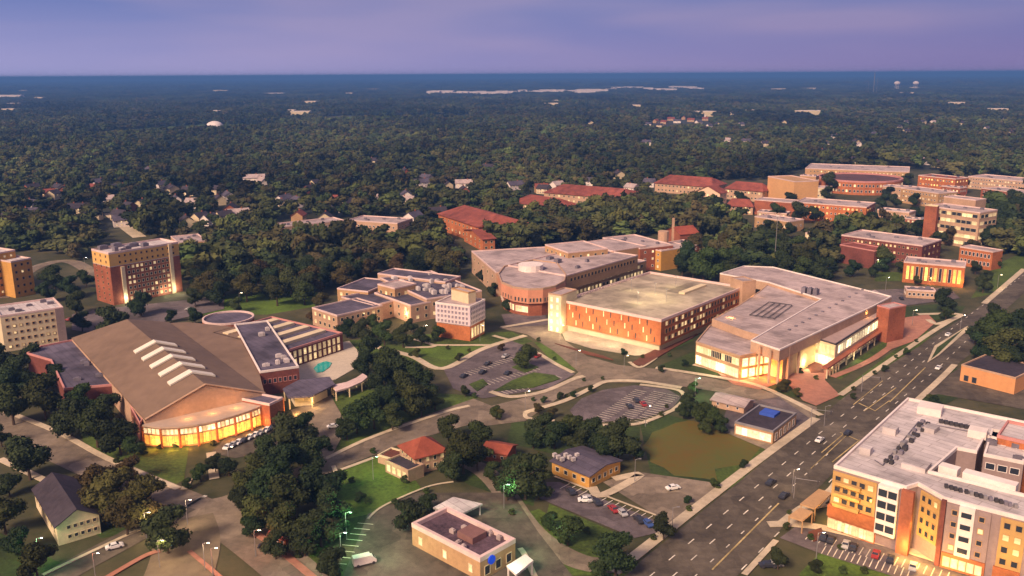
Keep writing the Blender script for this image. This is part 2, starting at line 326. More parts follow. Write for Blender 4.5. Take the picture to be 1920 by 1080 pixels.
def strip(name, px, wd, z, m, world=False, g=None, thick=0):
    """band of width wd metres along a pixel polyline"""
    p = [V(q) for q in (px if world else PL(px))]
    if g is None: ZC[0] += 1; z = .03+ZC[0]*.004
    if len(p) > 2:
        o = []
        for i in range(len(p)-1):
            p0, p1, p2, p3 = p[max(i-1, 0)], p[i], p[i+1], p[min(i+2, len(p)-1)]
            for k in range(6):
                t = k/6; o.append(.5*((2*p1)+(-p0+p2)*t+(2*p0-5*p1+4*p2-p3)*t*t+(-p0+3*p1-3*p2+p3)*t**3))
        o.append(p[-1]); p = o
    own = g is None; g = G() if own else g; Ls, Rs = [], []
    for i in range(len(p)):
        d = p[min(i+1, len(p)-1)]-p[max(i-1, 0)]; d = d/np.linalg.norm(d); n = V((-d[1], d[0]))
        Ls.append(p[i]+n*wd/2); Rs.append(p[i]-n*wd/2)
    k = len(p); vs = [(*a, z) for a in Ls]+[(*a, z) for a in Rs]
    g.add(vs, [(i, k+i, k+i+1, i+1) for i in range(k-1)])
    if thick:
        vb = [(*a, z-thick) for a in Ls]+[(*a, z-thick) for a in Rs]
        g.add(vs+vb, [(i+1, i, 2*k+i, 2*k+i+1)[::-1] for i in range(k-1)]+[(k+i, k+i+1, 3*k+i+1, 3*k+i)[::-1] for i in range(k-1)])
    if own: return tag(g.obj(name, [m]), kind='structure')
# ------------------------------------------------------------ ground
g = G(); S = 70000
g.add([(-S, -3000, 0), (S, -3000, 0), (S, S, 0), (-S, S, 0)], [(0, 1, 2, 3)]); tag(g.obj('ground', [mat('forest_floor', (.030, .034, .018), sc=.004, var=.4, sc2=.0006, col2=(.05, .05, .028))]), kind='structure')
# campus soil sheet, then lawns, roads and paths on it
sheet('campus_ground', [(-300, 1300), (-260, 560), (0, 440), (400, 420), (900, 400), (1300, 330), (2150, 310), (2300, 1300)], .02, earth)
for px, m in [
    ([(330, 590), (430, 552), (520, 545), (600, 548), (590, 575), (500, 590)], lawnb),
    ([(640, 640), (760, 628), (960, 622), (1000, 640), (930, 660), (820, 692), (760, 675), (690, 668)], lawn),
    ([(770, 652), (890, 646), (905, 650), (842, 676), (800, 668)], lawnb),
    ([(1000, 640), (1020, 645), (1090, 688), (1062, 700), (1030, 672)], lawnb),
    ([(620, 740), (690, 730), (860, 740), (900, 745), (740, 800), (640, 850), (618, 830)], lawn),
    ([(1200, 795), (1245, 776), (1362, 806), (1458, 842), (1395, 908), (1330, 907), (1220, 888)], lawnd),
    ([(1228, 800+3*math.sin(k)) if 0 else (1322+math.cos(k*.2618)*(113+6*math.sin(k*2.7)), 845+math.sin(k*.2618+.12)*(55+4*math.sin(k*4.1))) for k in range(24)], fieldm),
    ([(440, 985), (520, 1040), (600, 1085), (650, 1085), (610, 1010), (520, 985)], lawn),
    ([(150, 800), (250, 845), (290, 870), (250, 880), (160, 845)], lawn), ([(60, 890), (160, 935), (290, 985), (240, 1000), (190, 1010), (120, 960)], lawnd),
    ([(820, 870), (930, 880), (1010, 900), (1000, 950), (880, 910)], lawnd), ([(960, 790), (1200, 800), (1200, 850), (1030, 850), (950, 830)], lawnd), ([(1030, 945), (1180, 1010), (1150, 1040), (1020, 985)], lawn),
    ([(1395, 875), (1430, 835), (1460, 845), (1410, 882)], lawn),
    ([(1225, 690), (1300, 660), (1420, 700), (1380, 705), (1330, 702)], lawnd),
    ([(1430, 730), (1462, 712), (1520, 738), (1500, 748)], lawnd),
    ([(1560, 745), (1700, 640), (1735, 618), (1748, 628), (1650, 712), (1580, 752)], lawn),
    ([(1560, 705), (1672, 630), (1700, 612), (1706, 616), (1640, 672), (1575, 712)], lawn),
    ([(1675, 578), (1760, 570), (1810, 575), (1795, 598), (1715, 602), (1675, 590)], lawnd),
    ([(1640, 510), (1780, 512), (1780, 526), (1640, 528)], lawn),
    ([(1860, 500), (1925, 470), (1960, 480), (1960, 500), (1890, 545), (1820, 560)], lawn),
    ([(640, 880), (720, 850), (760, 880), (790, 915), (700, 965), (640, 985), (620, 930)], lawnb),
    ([(600, 985), (690, 965), (640, 1015), (560, 1010)], lawnd),
    ([(200, 850), (300, 838), (355, 835), (345, 900), (320, 915), (220, 885)], lawn),
    ([(960, 970), (1010, 955), (1090, 1000), (1150, 1010), (1200, 1080), (1060, 1080)], lawn),
    ([(1340, 880), (1400, 870), (1395, 905), (1350, 925)], lawn),
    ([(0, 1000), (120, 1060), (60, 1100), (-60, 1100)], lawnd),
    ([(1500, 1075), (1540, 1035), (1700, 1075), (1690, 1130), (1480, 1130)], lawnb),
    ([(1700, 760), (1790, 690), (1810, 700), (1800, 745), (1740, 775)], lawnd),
    ([(1180, 660), (1215, 650), (1290, 625), (1300, 640), (1225, 672)], lawnd)]:
    sheet('lawn', px, .05, m)
# roads
RZ = .09
sheet('road', [(1130, 1120), (1190, 1062), (1430, 868), (1530, 788), (1620, 715), (1745, 636), (1830, 580), (1880, 540), (1960, 478), (1990, 500), (1925, 545), (1868, 598), (1825, 660), (1750, 720), (1672, 782), (1600, 850), (1520, 930), (1440, 1020), (1345, 1120)], RZ, asph)
sheet('road', [(1528, 792), (1430, 752), (1345, 735), (1230, 718), (1125, 718), (1085, 728), (1050, 745), (985, 790), (905, 800), (880, 770), (920, 762), (1000, 742), (1065, 715), (1085, 698), (1040, 660), (990, 628), (935, 615), (990, 603), (1040, 610), (1060, 640), (1100, 668), (1160, 685), (1240, 693), (1345, 712), (1430, 732), (1532, 764)], RZ+.01, asph2)
sheet('road', [(888, 748), (930, 765), (905, 790), (760, 830), (630, 882), (600, 862), (740, 800), (830, 768)], RZ+.02, asph2)
strip('road', [(640, 860), (560, 895), (430, 945), (360, 955)], 11, RZ, asph2)
strip('road', [(-120, 740), (0, 790), (120, 848), (250, 905), (350, 948), (430, 985), (520, 1050), (600, 1120)], 13, RZ+.03, asph2)
strip('road', [(345, 950), (240, 1010), (120, 1075), (0, 1150)], 9, RZ, asph)
strip('road', [(340, 975), (350, 1020), (335, 1080), (300, 1150)], 17, RZ+.01, mat('tan_asphalt', (.17, .13, .085), sc=.2, var=.35))
strip('road', [(0, 560), (60, 505), (130, 490), (185, 520)], 9, RZ, asph2)
strip('road', [(205, 400), (235, 425), (262, 445)], 10, RZ, pave)
sheet('road', [(1820, 590), (1850, 582), (1960, 620), (1960, 650), (1850, 600)], RZ+.01, asph)
sheet('road', [(1700, 745), (1760, 740), (1930, 770), (1980, 800), (1960, 720), (1800, 690), (1765, 712)], RZ+.01, asph)
strip('road', [(1180, 1060), (1090, 1055), (1000, 1000), (930, 905), (880, 870), (800, 850)], 7, RZ+.015, asph2)
# parking lots
for px, m in [
    ([(830, 690), (905, 655), (960, 640), (1000, 655), (1050, 690), (1078, 702), (1030, 728), (945, 742), (905, 748), (850, 730)], asph3),
    ([(1068, 770), (1090, 748), (1130, 732), (1190, 723), (1250, 730), (1277, 745), (1262, 765), (1210, 785), (1130, 792), (1080, 788)], asph3),
    ([(545, 770), (620, 742), (652, 800), (625, 850), (590, 868), (575, 820)], asph2),
    ([(395, 850), (430, 815), (520, 790), (560, 800), (560, 840), (440, 860)], asph),
    ([(640, 1090), (690, 965), (780, 925), (960, 925), (1010, 1000), (1080, 1090), (900, 1140)], asph),
    ([(1010, 905), (1050, 905), (1225, 975), (1235, 1000), (1190, 1010), (1010, 935)], asph3),
    ([(1130, 905), (1190, 885), (1330, 905), (1350, 930), (1270, 985), (1240, 975)], asph2),
    ([(1340, 790), (1390, 800), (1470, 838), (1490, 800), (1525, 795), (1450, 850), (1360, 812)], asph2),
    ([(1365, 760), (1460, 745), (1525, 790), (1470, 835), (1350, 805)], asph3),
    ([(1462, 1010), (1492, 988), (1560, 1000), (1860, 1080), (1820, 1140), (1700, 1090), (1540, 1040)], asph3),
    ([(940, 590), (1020, 585), (1030, 610), (950, 615)], asph3),
    ([(135, 590), (190, 580), (380, 560), (420, 545), (420, 580), (330, 600), (180, 625), (135, 620)], asph3),
    ([(1600, 545), (1780, 540), (1800, 560), (1690, 575)], asph3)]:
    sheet('parking_lot', px, RZ+.05, m)
RZ = .03+ZC[0]*.004
g = G()
for px, wd in [([(1335, 1070), (1440, 965), (1460, 945)], .45), ([(1668, 755), (1735, 690)], .45), ([(1520, 880), (1590, 815)], .3)]: strip('', px, wd, RZ+.02, None, g=g)
for px, wd in [([(1560, 868), (1612, 826)], .4), ([(1540, 850), (1590, 808)], .4), ([(1620, 772), (1680, 728)], .4), ([(1600, 760), (1655, 715)], .35), ([(1575, 812), (1612, 828)], .5), ([(1610, 757), (1642, 772)], .5), ([(1640, 772), (1668, 752)], .3)]: strip('', px, wd, RZ+.02, None, g=g)
tag(g.obj('road_marking', [painty]), kind='structure')
g = G()
def dashes(px, wd=.32, on=3.2, off=7, z=RZ+.02):
    p = [V(q) for q in PL(px)]
    for a, b in zip(p[:-1], p[1:]):
        Ln = np.linalg.norm(b-a); u = (b-a)/Ln; n = V((-u[1], u[0]))*wd/2; t = 0
        while t+on < Ln:
            q = [a+u*t-n, a+u*(t+on)-n, a+u*(t+on)+n, a+u*t+n]; g.add([(*k, z) for k in q], [(0, 1, 2, 3)]); t += on+off
dashes([(1215, 1085), (1535, 815), (1800, 605), (1925, 512)]); dashes([(1258, 1085), (1560, 820), (1740, 672)]); dashes([(1390, 1070), (1590, 870)]); dashes([(1300, 1085), (1560, 845)], on=2)
dashes([(1830, 622), (1760, 690), (1640, 790)])
# parking bays
def bays(a, b, n, ln, z, side=1, wd=.12):
    a, b = V(P(*a)), V(P(*b)); u = b-a; Ln = np.linalg.norm(u); u /= Ln; nn = V((-u[1], u[0]))*side
    for i in range(n+1):
        c = a+u*Ln*i/n; q = [c-u*wd, c+u*wd, c+u*wd+nn*ln, c-u*wd+nn*ln]; g.add([(*k, z) for k in q], [(0, 1, 2, 3)])
for a, b, n in [((1110, 788), (1190, 732), 9), ((1150, 792), (1225, 735), 9), ((1190, 790), (1250, 740), 7)]: bays(a, b, n*2, 5, RZ+.07, -1, .14)
bays((1050, 918), (1220, 985), 14, 4.5, RZ+.07, 1); bays((1520, 1000), (1780, 1075), 20, 4.5, RZ+.07, -1); bays((1540, 1040), (1700, 1085), 14, 4.5, RZ+.07, 1)
for a, b in [((870, 700), (960, 668)), ((890, 722), (1000, 690)), ((940, 735), (1040, 705))]: bays(a, b, 14, 4.5, RZ+.07, -1)
bays((700, 985), (650, 1060), 7, 4.5, RZ+.07, -1)
for k in range(7): bays((340+k*5, 956-k*3), (343+k*5, 957-k*3), 1, 3, RZ+.06, 1, .3)
tag(g.obj('road_marking', [paint]), kind='structure')
ZC[0] += 8
# pavements, paths and plazas
PZ = .2
sheet('terrace', [(555, 712), (548, 668), (575, 655), (655, 640), (672, 660), (668, 690), (630, 712), (590, 722)], PZ, mat('pool_deck', (.5, .42, .33), var=.15), thick=1)
sheet('path', [(1470, 712), (1545, 712), (1575, 742), (1530, 762), (1505, 752)], PZ-.06, pavep)
sheet('path', [(1345, 700), (1430, 690), (1560, 695), (1545, 715), (1480, 712), (1425, 732), (1375, 722)], PZ-.05, pavep)
sheet('path', [(1040, 590), (1060, 640), (1110, 655), (1190, 668), (1240, 665), (1240, 650), (1130, 600)], PZ-.04, mat('pale_forecourt', (.34, .28, .22), var=.25))
sheet('path', [(1672, 600), (1740, 590), (1755, 605), (1715, 640), (1660, 660)], PZ-.05, pavep)
for px, wd, m in [
    ([(1150, 1075), (1400, 880), (1530, 785)], 3.2, pave), ([(1575, 742), (1650, 690), (1745, 625), (1800, 592)], 2.4, pave), ([(1560, 708), (1640, 672), (1715, 615)], 3, pavep),
    ([(1845, 570), (1920, 505)], 3, pave), ([(1740, 600), (1760, 608), (1800, 590), (1720, 590)], 3, pave),
    ([(1540, 780), (1430, 727), (1345, 708), (1230, 690)], 2.4, pave), ([(700, 650), (770, 668), (830, 692), (905, 655), (985, 630)], 3.2, pave),
    ([(770, 635), (815, 650), (760, 652)], 2, pave), ([(815, 648), (925, 648)], 2, pave), ([(925, 630), (960, 640)], 2, pave),
    ([(1005, 660), (1040, 682), (1075, 700)], 2, pave), ([(1095, 706), (1075, 712), (1020, 735), (960, 745), (920, 735)], 2.5, pave),
    ([(1278, 728), (1200, 716), (1140, 716), (1110, 728), (1060, 752), (1000, 770), (985, 775)], 2.4, pave),
    ([(1262, 770), (1282, 750), (1270, 732), (1200, 722)], 1.8, pave), ([(1262, 770), (1200, 795), (1130, 798)], 1.8, pave), ([(985, 775), (990, 785), (1040, 790)], 1.6, pave),
    ([(640, 882), (700, 860)], 1.4, pave), ([(630, 888), (625, 875)], 1.4, pave), ([(610, 862), (700, 820), (830, 775), (880, 762)], 1.8, pave),
    ([(0, 768), (110, 812), (200, 860), (335, 918)], 2.2, pave), ([(0, 862), (90, 905), (150, 935)], 2.5, pave),
    ([(80, 1080), (250, 1000), (300, 985)], 1.2, pave), ([(470, 995), (520, 1030), (600, 1095)], 2, pavep), ([(355, 900), (345, 920)], 2, pave), ([(396, 850), (402, 900)], 3, pave), ([(200, 1085), (270, 1045), (300, 1035)], 1.6, pavep), ([(355, 1035), (420, 1090)], 1.2, pavep),  # brick-toned strips at bottom left: red kerb glow put into the colour
    ([(690, 975), (720, 950), (800, 915), (850, 905)], .7, pave), ([(975, 1030), (985, 1045), (1010, 1100)], 1.5, pave),
    ([(1440, 985), (1490, 985), (1560, 995), (1690, 1030), (1800, 1065), (1920, 1095)], 3, pave), ([(1395, 1080), (1455, 1015)], 1.6, pave), ([(1510, 955), (1560, 925), (1575, 905)], 4, pave), ([(1470, 985), (1510, 955), (1545, 945)], 4, pave),
    ([(1150, 900), (1200, 892), (1130, 930), (1110, 915)], 3, pave), ([(1230, 672), (1200, 690), (1180, 680)], 1.6, pave),
    ([(1695, 775), (1760, 715), (1790, 685)], 2.4, pave), ([(1040, 895), (1230, 968)], .6, pave), ([(940, 615), (1030, 600)], 2.5, pave), ([(1300, 685), (1415, 712)], 2, pave)]:
    strip('pavement', px, wd, PZ, m, thick=.14)
# median strips of the boulevard
for px in [[(1738, 682), (1752, 650), (1815, 612), (1820, 616), (1760, 668)]]:
    sheet('median_strip', px, PZ, pave); sheet('lawn', [(1745, 676), (1757, 653), (1808, 617), (1760, 664)], PZ+.03, lawnd)
for px in [[(925, 735), (960, 715), (1000, 700), (1040, 705), (1050, 712), (1000, 728)], [(880, 722), (905, 712), (915, 722), (895, 735)], [(960, 690), (985, 680), (1010, 690), (985, 700)]]:
    sheet('planted_island', px, PZ, lawn, thick=1)
for px in [[(1185, 682), (1200, 672), (1300, 625), (1308, 628), (1205, 688)], [(1205, 668), (1280, 632), (1300, 634), (1222, 676)], [(1500, 655), (1530, 650), (1545, 700), (1520, 700)], [(1040, 645), (1130, 668), (1150, 676), (1100, 665)], [(1515, 1000), (1540, 992), (1545, 1010), (1525, 1018)]]:
    sheet('planting_bed', px, PZ+.05, mulch, thick=1)
PZ = .03+ZC[0]*.004-.46
# swimming pool water
g = G(); p = ccw(PL([(588, 693), (596, 684), (611, 679), (622, 682), (618, 690), (606, 699), (594, 701)])); g.add([(a, b, PZ+.5) for a, b in p], [tuple(range(len(p)))])
tag(g.obj('water', [mat('pool_water', (.02, .24, .21), rough=.1, var=.2, sc=1, spec=.6, emit=(.02, .5, .4), es=.12)]), kind='structure')
# distant pale meadows
for px, m in [([(100, 246), (380, 228), (560, 228), (300, 245)], lawn), ([(560, 222), (900, 214), (880, 208), (600, 212)], earth), ([(150, 200), (360, 190), (300, 188), (160, 194)], fieldm), ([(1780, 178), (1910, 172), (1905, 168), (1790, 172)], fieldm), ([(0, 262), (90, 250), (0, 246)], lawn)]:
    sheet('meadow', px, .3, m)
# ------------------------------------------------------------ buildings
# --- sports hall with brown gabled roof (left)
ZE = 9.0
q = R4((272, 787), (497, 737), (192, 624), ZE)
b = Bld('sports_hall', 'large sports hall with brown gabled roof, five white skylights and amber lit curved front', 'sports hall', cent(q))
FL, FR, BR, BL = q; g = G(); zr = ZE+7.8
mf = lerp(FL, FR, .5); mb_ = lerp(BL, BR, .5); Lg = math.dist(mf, mb_); rb = lerp(mf, mb_, 1-13/Lg)
g.add([(*FL, 0), (*FR, 0), (*BR, 0), (*BL, 0), (*FL, ZE), (*FR, ZE), (*BR, ZE), (*BL, ZE), (*mf, zr-.1)], [(0, 1, 5, 4), (1, 2, 6, 5), (2, 3, 7, 6), (3, 0, 4, 7), (4, 5, 8)])
b.part('wall', g, [peach])
g = G(); vs = [(*FL, ZE), (*FR, ZE), (*BR, ZE), (*BL, ZE), (*mf, zr), (*rb, zr)]; fs = [(0, 4, 5, 3)[::-1], (1, 2, 5, 4), (3, 5, 2)[::-1]]
g.add(vs+[(x, y, z-.5) for x, y, z in vs], [f for f in fs]+[tuple(i+6 for i in f[::-1]) for f in fs]+[(0, 4, 10, 6), (4, 1, 7, 10), (3, 0, 6, 9), (1, 2, 8, 7)])
b.part('roof', g, [rbrown])
u = V(mb_)-V(mf); u /= np.linalg.norm(u); n = V((-u[1], u[0])); hw = math.dist(FL, FR)/2; sl_ = 7.8/hw
g = G(); g.bar((*(V(FL)), ZE+.1), (*V(mf), zr+.15), .35, 4); g.bar((*(V(FR)), ZE+.1), (*V(mf), zr+.15), .35, 4); b.part('gable_trim', g, [peach])
t0 = 16
for k in range(5):                       # white skylight saddles over the ridge
    c = V(mf)+u*(t0+k*11.5); g = G()
    for s_ in (-1, 1):
        pts = []
        for d in (0, 8.0):
            for e in (-1.9, 1.9):
                p_ = c+u*e+n*s_*d; pts.append((*p_, zr-sl_*d+.15)); pts.append((*p_, zr-sl_*d+.75))
        # order: d0e-,lo/hi ; d0e+ ; d1e- ; d1e+
        g.add(pts, [(1, 3, 7, 5), (5, 7, 6, 4), (0, 1, 5, 4), (3, 2, 6, 7)])
    b.part('skylight', g, [mat('skylight_panel', (.72, .64, .54), var=.1)])
# curved glazed front below the gable
CF = PL([(266, 797), (300, 801), (335, 800), (370, 796), (405, 789), (440, 779), (470, 769), (500, 757), (530, 743)], 7.6)
pol = CF+[FR, FL]; g = G(); pc = ccw(pol)
g.add([(x, y, 7.6) for x, y in pc]+[(x, y, 7.0) for x, y in pc], [tuple(range(len(pc)))]+[(i, (i+1) % len(pc), len(pc)+(i+1) % len(pc), len(pc)+i)[::-1] for i in range(len(pc))])
b.part('front_roof', g, [mat('tan_front_roof', (.42, .31, .24), var=.15)])
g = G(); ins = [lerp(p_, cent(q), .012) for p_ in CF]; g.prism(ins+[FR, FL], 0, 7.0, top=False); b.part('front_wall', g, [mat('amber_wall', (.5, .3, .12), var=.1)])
b.c = cent(q)
for k in range(8):
    a_, c_ = ins[k], ins[k+1]
    b.fac(a_, c_, 4.2, 6.8, 4, 1, 1.9, 2.2, pane=glassb, frame=peach, name='clerestory_window', m0=.03, m1=.03)
    b.fac(a_, c_, .4, 4.3, 3, 1, 2.7, 3.7, pane=glasso, frame=peach, name='front_window', m0=.03, m1=.03)
for k in range(9):
    g = G(); g.bar((*CF[k], 0), (*CF[k], 7.0), .45, 8); b.part('column', g, [brick2])
for k in range(8):
    m_ = lerp(CF[k], CF[k+1], .5); d = V(m_)-V(cent(q)); d /= np.linalg.norm(d); p_ = V(m_)+d*2.2
    light('front_lamp_light', (p_[0], p_[1], 2.0), 560, AMBER, .4)
for t_ in (.3, .5, .7):
    p_ = V(lerp(FL, FR, t_))-u*4.5; light('gable_lamp_light', (*p_, 9.4), 280, (1, .45, .12), .4)
# left wing and narrow strip
A1 = PL([(50, 661), (76, 648), (130, 637), (189, 629), (268, 784), (262, 792), (222, 719), (120, 728), (95, 674)], 8.2)
b.vol(A1, 0, 8.2, brickd, rpurp, cop=copred); b.units(R4((130, 722), (215, 712), (105, 665), 7.5), 7.5, 5, 3)
b.fac(PL([(222, 719)], 8.2)[0], PL([(262, 792)], 8.2)[0], 1, 7, 8, 1, 2, 2.5, pane=glass, frame=tan)
# right wing
W1 = b.vol(R4((487, 696), (560, 686), (398, 612), 10), 0, 10, brickd, rpurp, cop=white); b.units(W1, 9.3, 7, 5, mt=rwhite, area_=(.15, .1, .85, .9))
g = G(); lk = ccw([FR, W1[0], W1[3], lerp(BR, P(385, 600, 9), .5), BR]); g.prism([lerp(p_, cent(lk), .01) for p_ in lk], 0, 8.6); b.part('link_roof', g, [rbrown])
W2q = R4((642, 623), (533, 658), (538, 585), 8.6); W2 = b.vol(W2q, 0, 8.6, brickd, rpurp, cop=copred)
for k in range(4):
    g = G(); v0, v1 = .16+.22*k, .24+.22*k
    g.prism([quadpt(W2q, .08, v0), quadpt(W2q, .95, v0), quadpt(W2q, .95, v1), quadpt(W2q, .08, v1)], 7.91, 9.1); b.part('roof_lantern', g, [cream])
b.c = cent(W2q)
b.fac(W2q[0], W2q[1], .6, 7.4, 11, 2, 1.7, 2.9, pane=glassl, frame=cream, lit=glassl)
b.fac(W1[0], W1[1], 3, 8, 7, 1, 1.4, 2, pane=glass, frame=copred)
# drum
c = P(428, 594, 7); Rr = 12; g = G(); ring = [(c[0]+Rr*math.cos(t*math.pi/16), c[1]+Rr*math.sin(t*math.pi/16)) for t in range(32)]
b.vol(ring, 0, 7, brick, rpurp, cop=coping, par=.8, t=.7, name='drum_wall', rname='drum_roof')
# entrance block, porch and low curved colonnade
E1 = b.vol(R4((505, 757), (530, 745), (480, 722), 9), 0, 9, brick, rpurp, cop=coping, name='entrance_wall')
p_ = PL([(530, 728), (560, 712), (618, 706), (628, 720), (585, 742), (540, 745)], 5)
g = G(); g.prism(p_, 4.4, 5, bot=True); b.part('porch_roof', g, [rpurp])
for s_ in p_: g = G(); g.bar((*lerp(s_, cent(p_), .06), 0), (*lerp(s_, cent(p_), .06), 4.4), .3, 8); b.part('porch_column', g, [cream])
g = G(); g.prism([lerp(s_, cent(p_), .3) for s_ in p_], 0, 4.4, top=False); b.part('porch_wall', g, [cream])
c = cent(p_); c = P(556, 765, 3); light('porch_lamp_light', (c[0], c[1], 3), 1300, (1, .6, .2), .5); c = P(590, 752, 3); light('porch_lamp_light', (c[0], c[1], 3), 500, (1, .6, .2), .5)
arc = PL([(622, 722), (650, 716), (668, 708), (680, 700)], 4); arc2 = PL([(690, 706), (678, 716), (655, 726), (630, 733)], 4)
g = G(); g.prism(arc+arc2, 3.4, 4, bot=True); b.part('colonnade_roof', g, [coping])
for s_ in arc2+arc: g = G(); g.bar((*s_, 0), (*s_, 3.4), .3, 6); b.part('colonnade_column', g, [cream])
# --- beige block at the left edge
def block(name, label, cat, A, B_, C_, h, wall, roof, cop=None, par=.7, rows=4, n1=8, n2=4, ww=1.5, wh=1.6, pane=None, frame=None, lit=.12, units=4, group=None, seed=1, sides=(0, 1, 3), zc=.5, z0=.6, litm=None):
    q = R4(A, B_, C_, h); b = Bld(name, label, cat, cent(q), group); b.q = q; p = b.vol(q, 0, h, wall, roof, par, cop)
    b.q = q
    for k in sides:
        a_, c_ = q[k], q[(k+1) % 4]; n_ = n1 if k in (0, 2) else n2
        if n_ and rows and math.dist(a_, c_) > 2: b.fac(a_, c_, z0, h-.8, n_, rows, ww, wh, pane, frame, litp=lit, zc=zc, lit=litm)
    if units: b.units(q, h-(par or 0), units, seed)
    return b
b = block('apartment_block', 'cream five storey block with white roof at the left edge of the picture', 'apartment building', (118, 575), (0, 592), (132, 553), 17, cream, rwhite, rows=5, n1=9, n2=3, ww=1.3, wh=1.3, frame=tan, sides=(0, 3), units=5)
g = G(); a_, c_ = b.q[0], lerp(b.q[0], b.q[1], .14); n_ = V(a_)-V(b.q[3]); n_ /= np.linalg.norm(n_)
g.prism([tuple(V(a_)+n_*.5), tuple(V(c_)+n_*.5), c_, a_], 0, 16.6); b.part('stair_bay', g, [greyw])
b = block('apartment_block', 'ochre hotel-like block with pale roof cut by the left edge, lower right half', 'apartment building', (58, 483), (20, 490), (40, 455), 21, yellow, rwhite, rows=5, n1=3, n2=5, frame=tan, sides=(0, 3), lit=.25)
b = block('apartment_block', 'tall ochre block with pale roof cut by the left edge, behind its lower neighbour', 'apartment building', (28, 468), (-40, 480), (14, 446), 25, yellow, rwhite, rows=6, n1=5, n2=3, frame=tan, sides=(0, 3), lit=.25)
# --- eight storey hall of residence
q = R4((203, 474), (334, 453), (186, 464), 29); b = Bld('residence_tower', 'eight storey red brick tower with cream top storeys and white crown at the left', 'tower block', cent(q))
b.vol(q, 0, 21, brick, rwhite, par=0, t=.02); b.vol(q, 21.3, 29, mat('cream_top', (.6, .36, .12), var=.12), rwhite, .9, coping, name='top_storeys')
b.fac(q[0], q[1], .8, 21, 11, 7, 1.5, 1.7, frame=cream, litp=.35, m0=.22, m1=.1); b.fac(q[0], q[1], 21.3, 28, 11, 2, 1.3, 1.4, pane=glass, frame=tan, m0=.1, m1=.05)
b.fac(q[3], q[0], 1, 28, 3, 9, 1.2, 1.5, frame=tan)
g = G(); u = V(q[1])-V(q[0]); u /= np.linalg.norm(u); n = V((u[1], -u[0])); a_ = V(lerp(q[0], q[1], .14)); g.prism([tuple(a_), tuple(a_+n*.8), tuple(a_+n*.8+u*2), tuple(a_+u*2)], 0, 20.5); b.part('stair_bay', g, [cream])
a_ = V(lerp(q[0], q[1], .84)); g = G(); g.prism([tuple(a_), tuple(a_+n*.8), tuple(a_+n*.8+u*2), tuple(a_+u*2)], 0, 28.4); b.part('stair_bay', g, [cream])
b.units(q, 28.1, 8, 11, sc=1.6)
for t_ in (.15, .72, .9):
    p_ = V(lerp(q[0], q[1], t_))+n*3; light('base_lamp_light', (*p_, 3), 700, PALE, .4)
b = block('campus_annex', 'low pale roofed annex half hidden by trees behind the brick tower', 'annex', (388, 450), (335, 455), (380, 437), 8, tan, rpink, rows=2, n1=6, n2=3, lit=.1)
# --- low school with slate grey roofs
q = R4((632, 591), (585, 577), (770, 548), 9); b = Bld('college_building', 'rambling low college building with many slate grey flat roofs and tan brick walls', 'college building', cent(R4((760, 580), (632, 591), (820, 520), 9)))
def wing(A, B_, C_, h, n1=6, n2=4, rows=2, wall=peach, roof=rpurp, z0=0, lit=.25, sides=(0, 3), cop=coping, **k):
    q = R4(A, B_, C_, h); b.vol(q, z0, h, wall, roof, .6, cop)
    for s_ in sides: b.fac(q[s_], q[(s_+1) % 4], z0+.5, h-.8, n1 if s_ % 2 == 0 else n2, rows, k.get('ww', 1.8), k.get('wh', 1.9), frame=k.get('frame', cream), litp=lit)
    return q
wing((632, 591), (585, 576), (705, 568), 9, 5, 8); wing((700, 572), (640, 556), (770, 550), 8.7, 4, 4)
wing((690, 546), (632, 540), (705, 522), 10, 5, 3, wall=tan); wing((770, 572), (702, 548), (850, 545), 9.4, 5, 6)
q1 = wing((800, 560), (712, 520), (880, 535), 11, 6, 5); b.units(q1, 10.4, 26, 9, mt=rwhite, sc=1.3)
wing((835, 528), (708, 512), (870, 518), 12, 8, 3); wing((740, 540), (708, 532), (768, 528), 13.5, 3, 3, wall=tan, roof=rpink)
g = G()
for x_, y_ in ((725, 600), (800, 585), (760, 590)): c = P(x_, y_, 3); light('court_lamp_light', (c[0], c[1]-3, 4), 700, WARM, .4)
# --- brick and white lattice office cube with stair tower
q = R4((881, 574), (816, 566), (932, 563), 17); b = Bld('office_building', 'small office cube with white lattice upper floors on a red brick base', 'office building', cent(q))
b.vol(inset(q, .35), 0, 7, brick2, rpink, par=0, t=.02, name='base_wall', rname='base_roof'); b.vol(q, 7.4, 17, mat('lattice_white', (.62, .5, .55), var=.1), rpink, .6, white)
b.fac(q[0], q[1], 7.4, 16.4, 9, 4, 1.45, 1.7, frame=white, pane=mat('lattice_pane', (.25, .2, .26), rough=.3, var=.2)); b.fac(q[3], q[0], 7.4, 16.4, 9, 4, 1.45, 1.7, frame=white, pane=MT['lattice_pane'])
qq = inset(q, .35); b.fac(q[3], q[0], .5, 7, 5, 1, 1.8, 4.8, frame=cream, pane=glassl)
t_ = b.vol(R4((878, 548), (846, 540), (893, 545), 22), 16.4, 22, cream, rpink, .5, tan, name='stair_tower_wall')
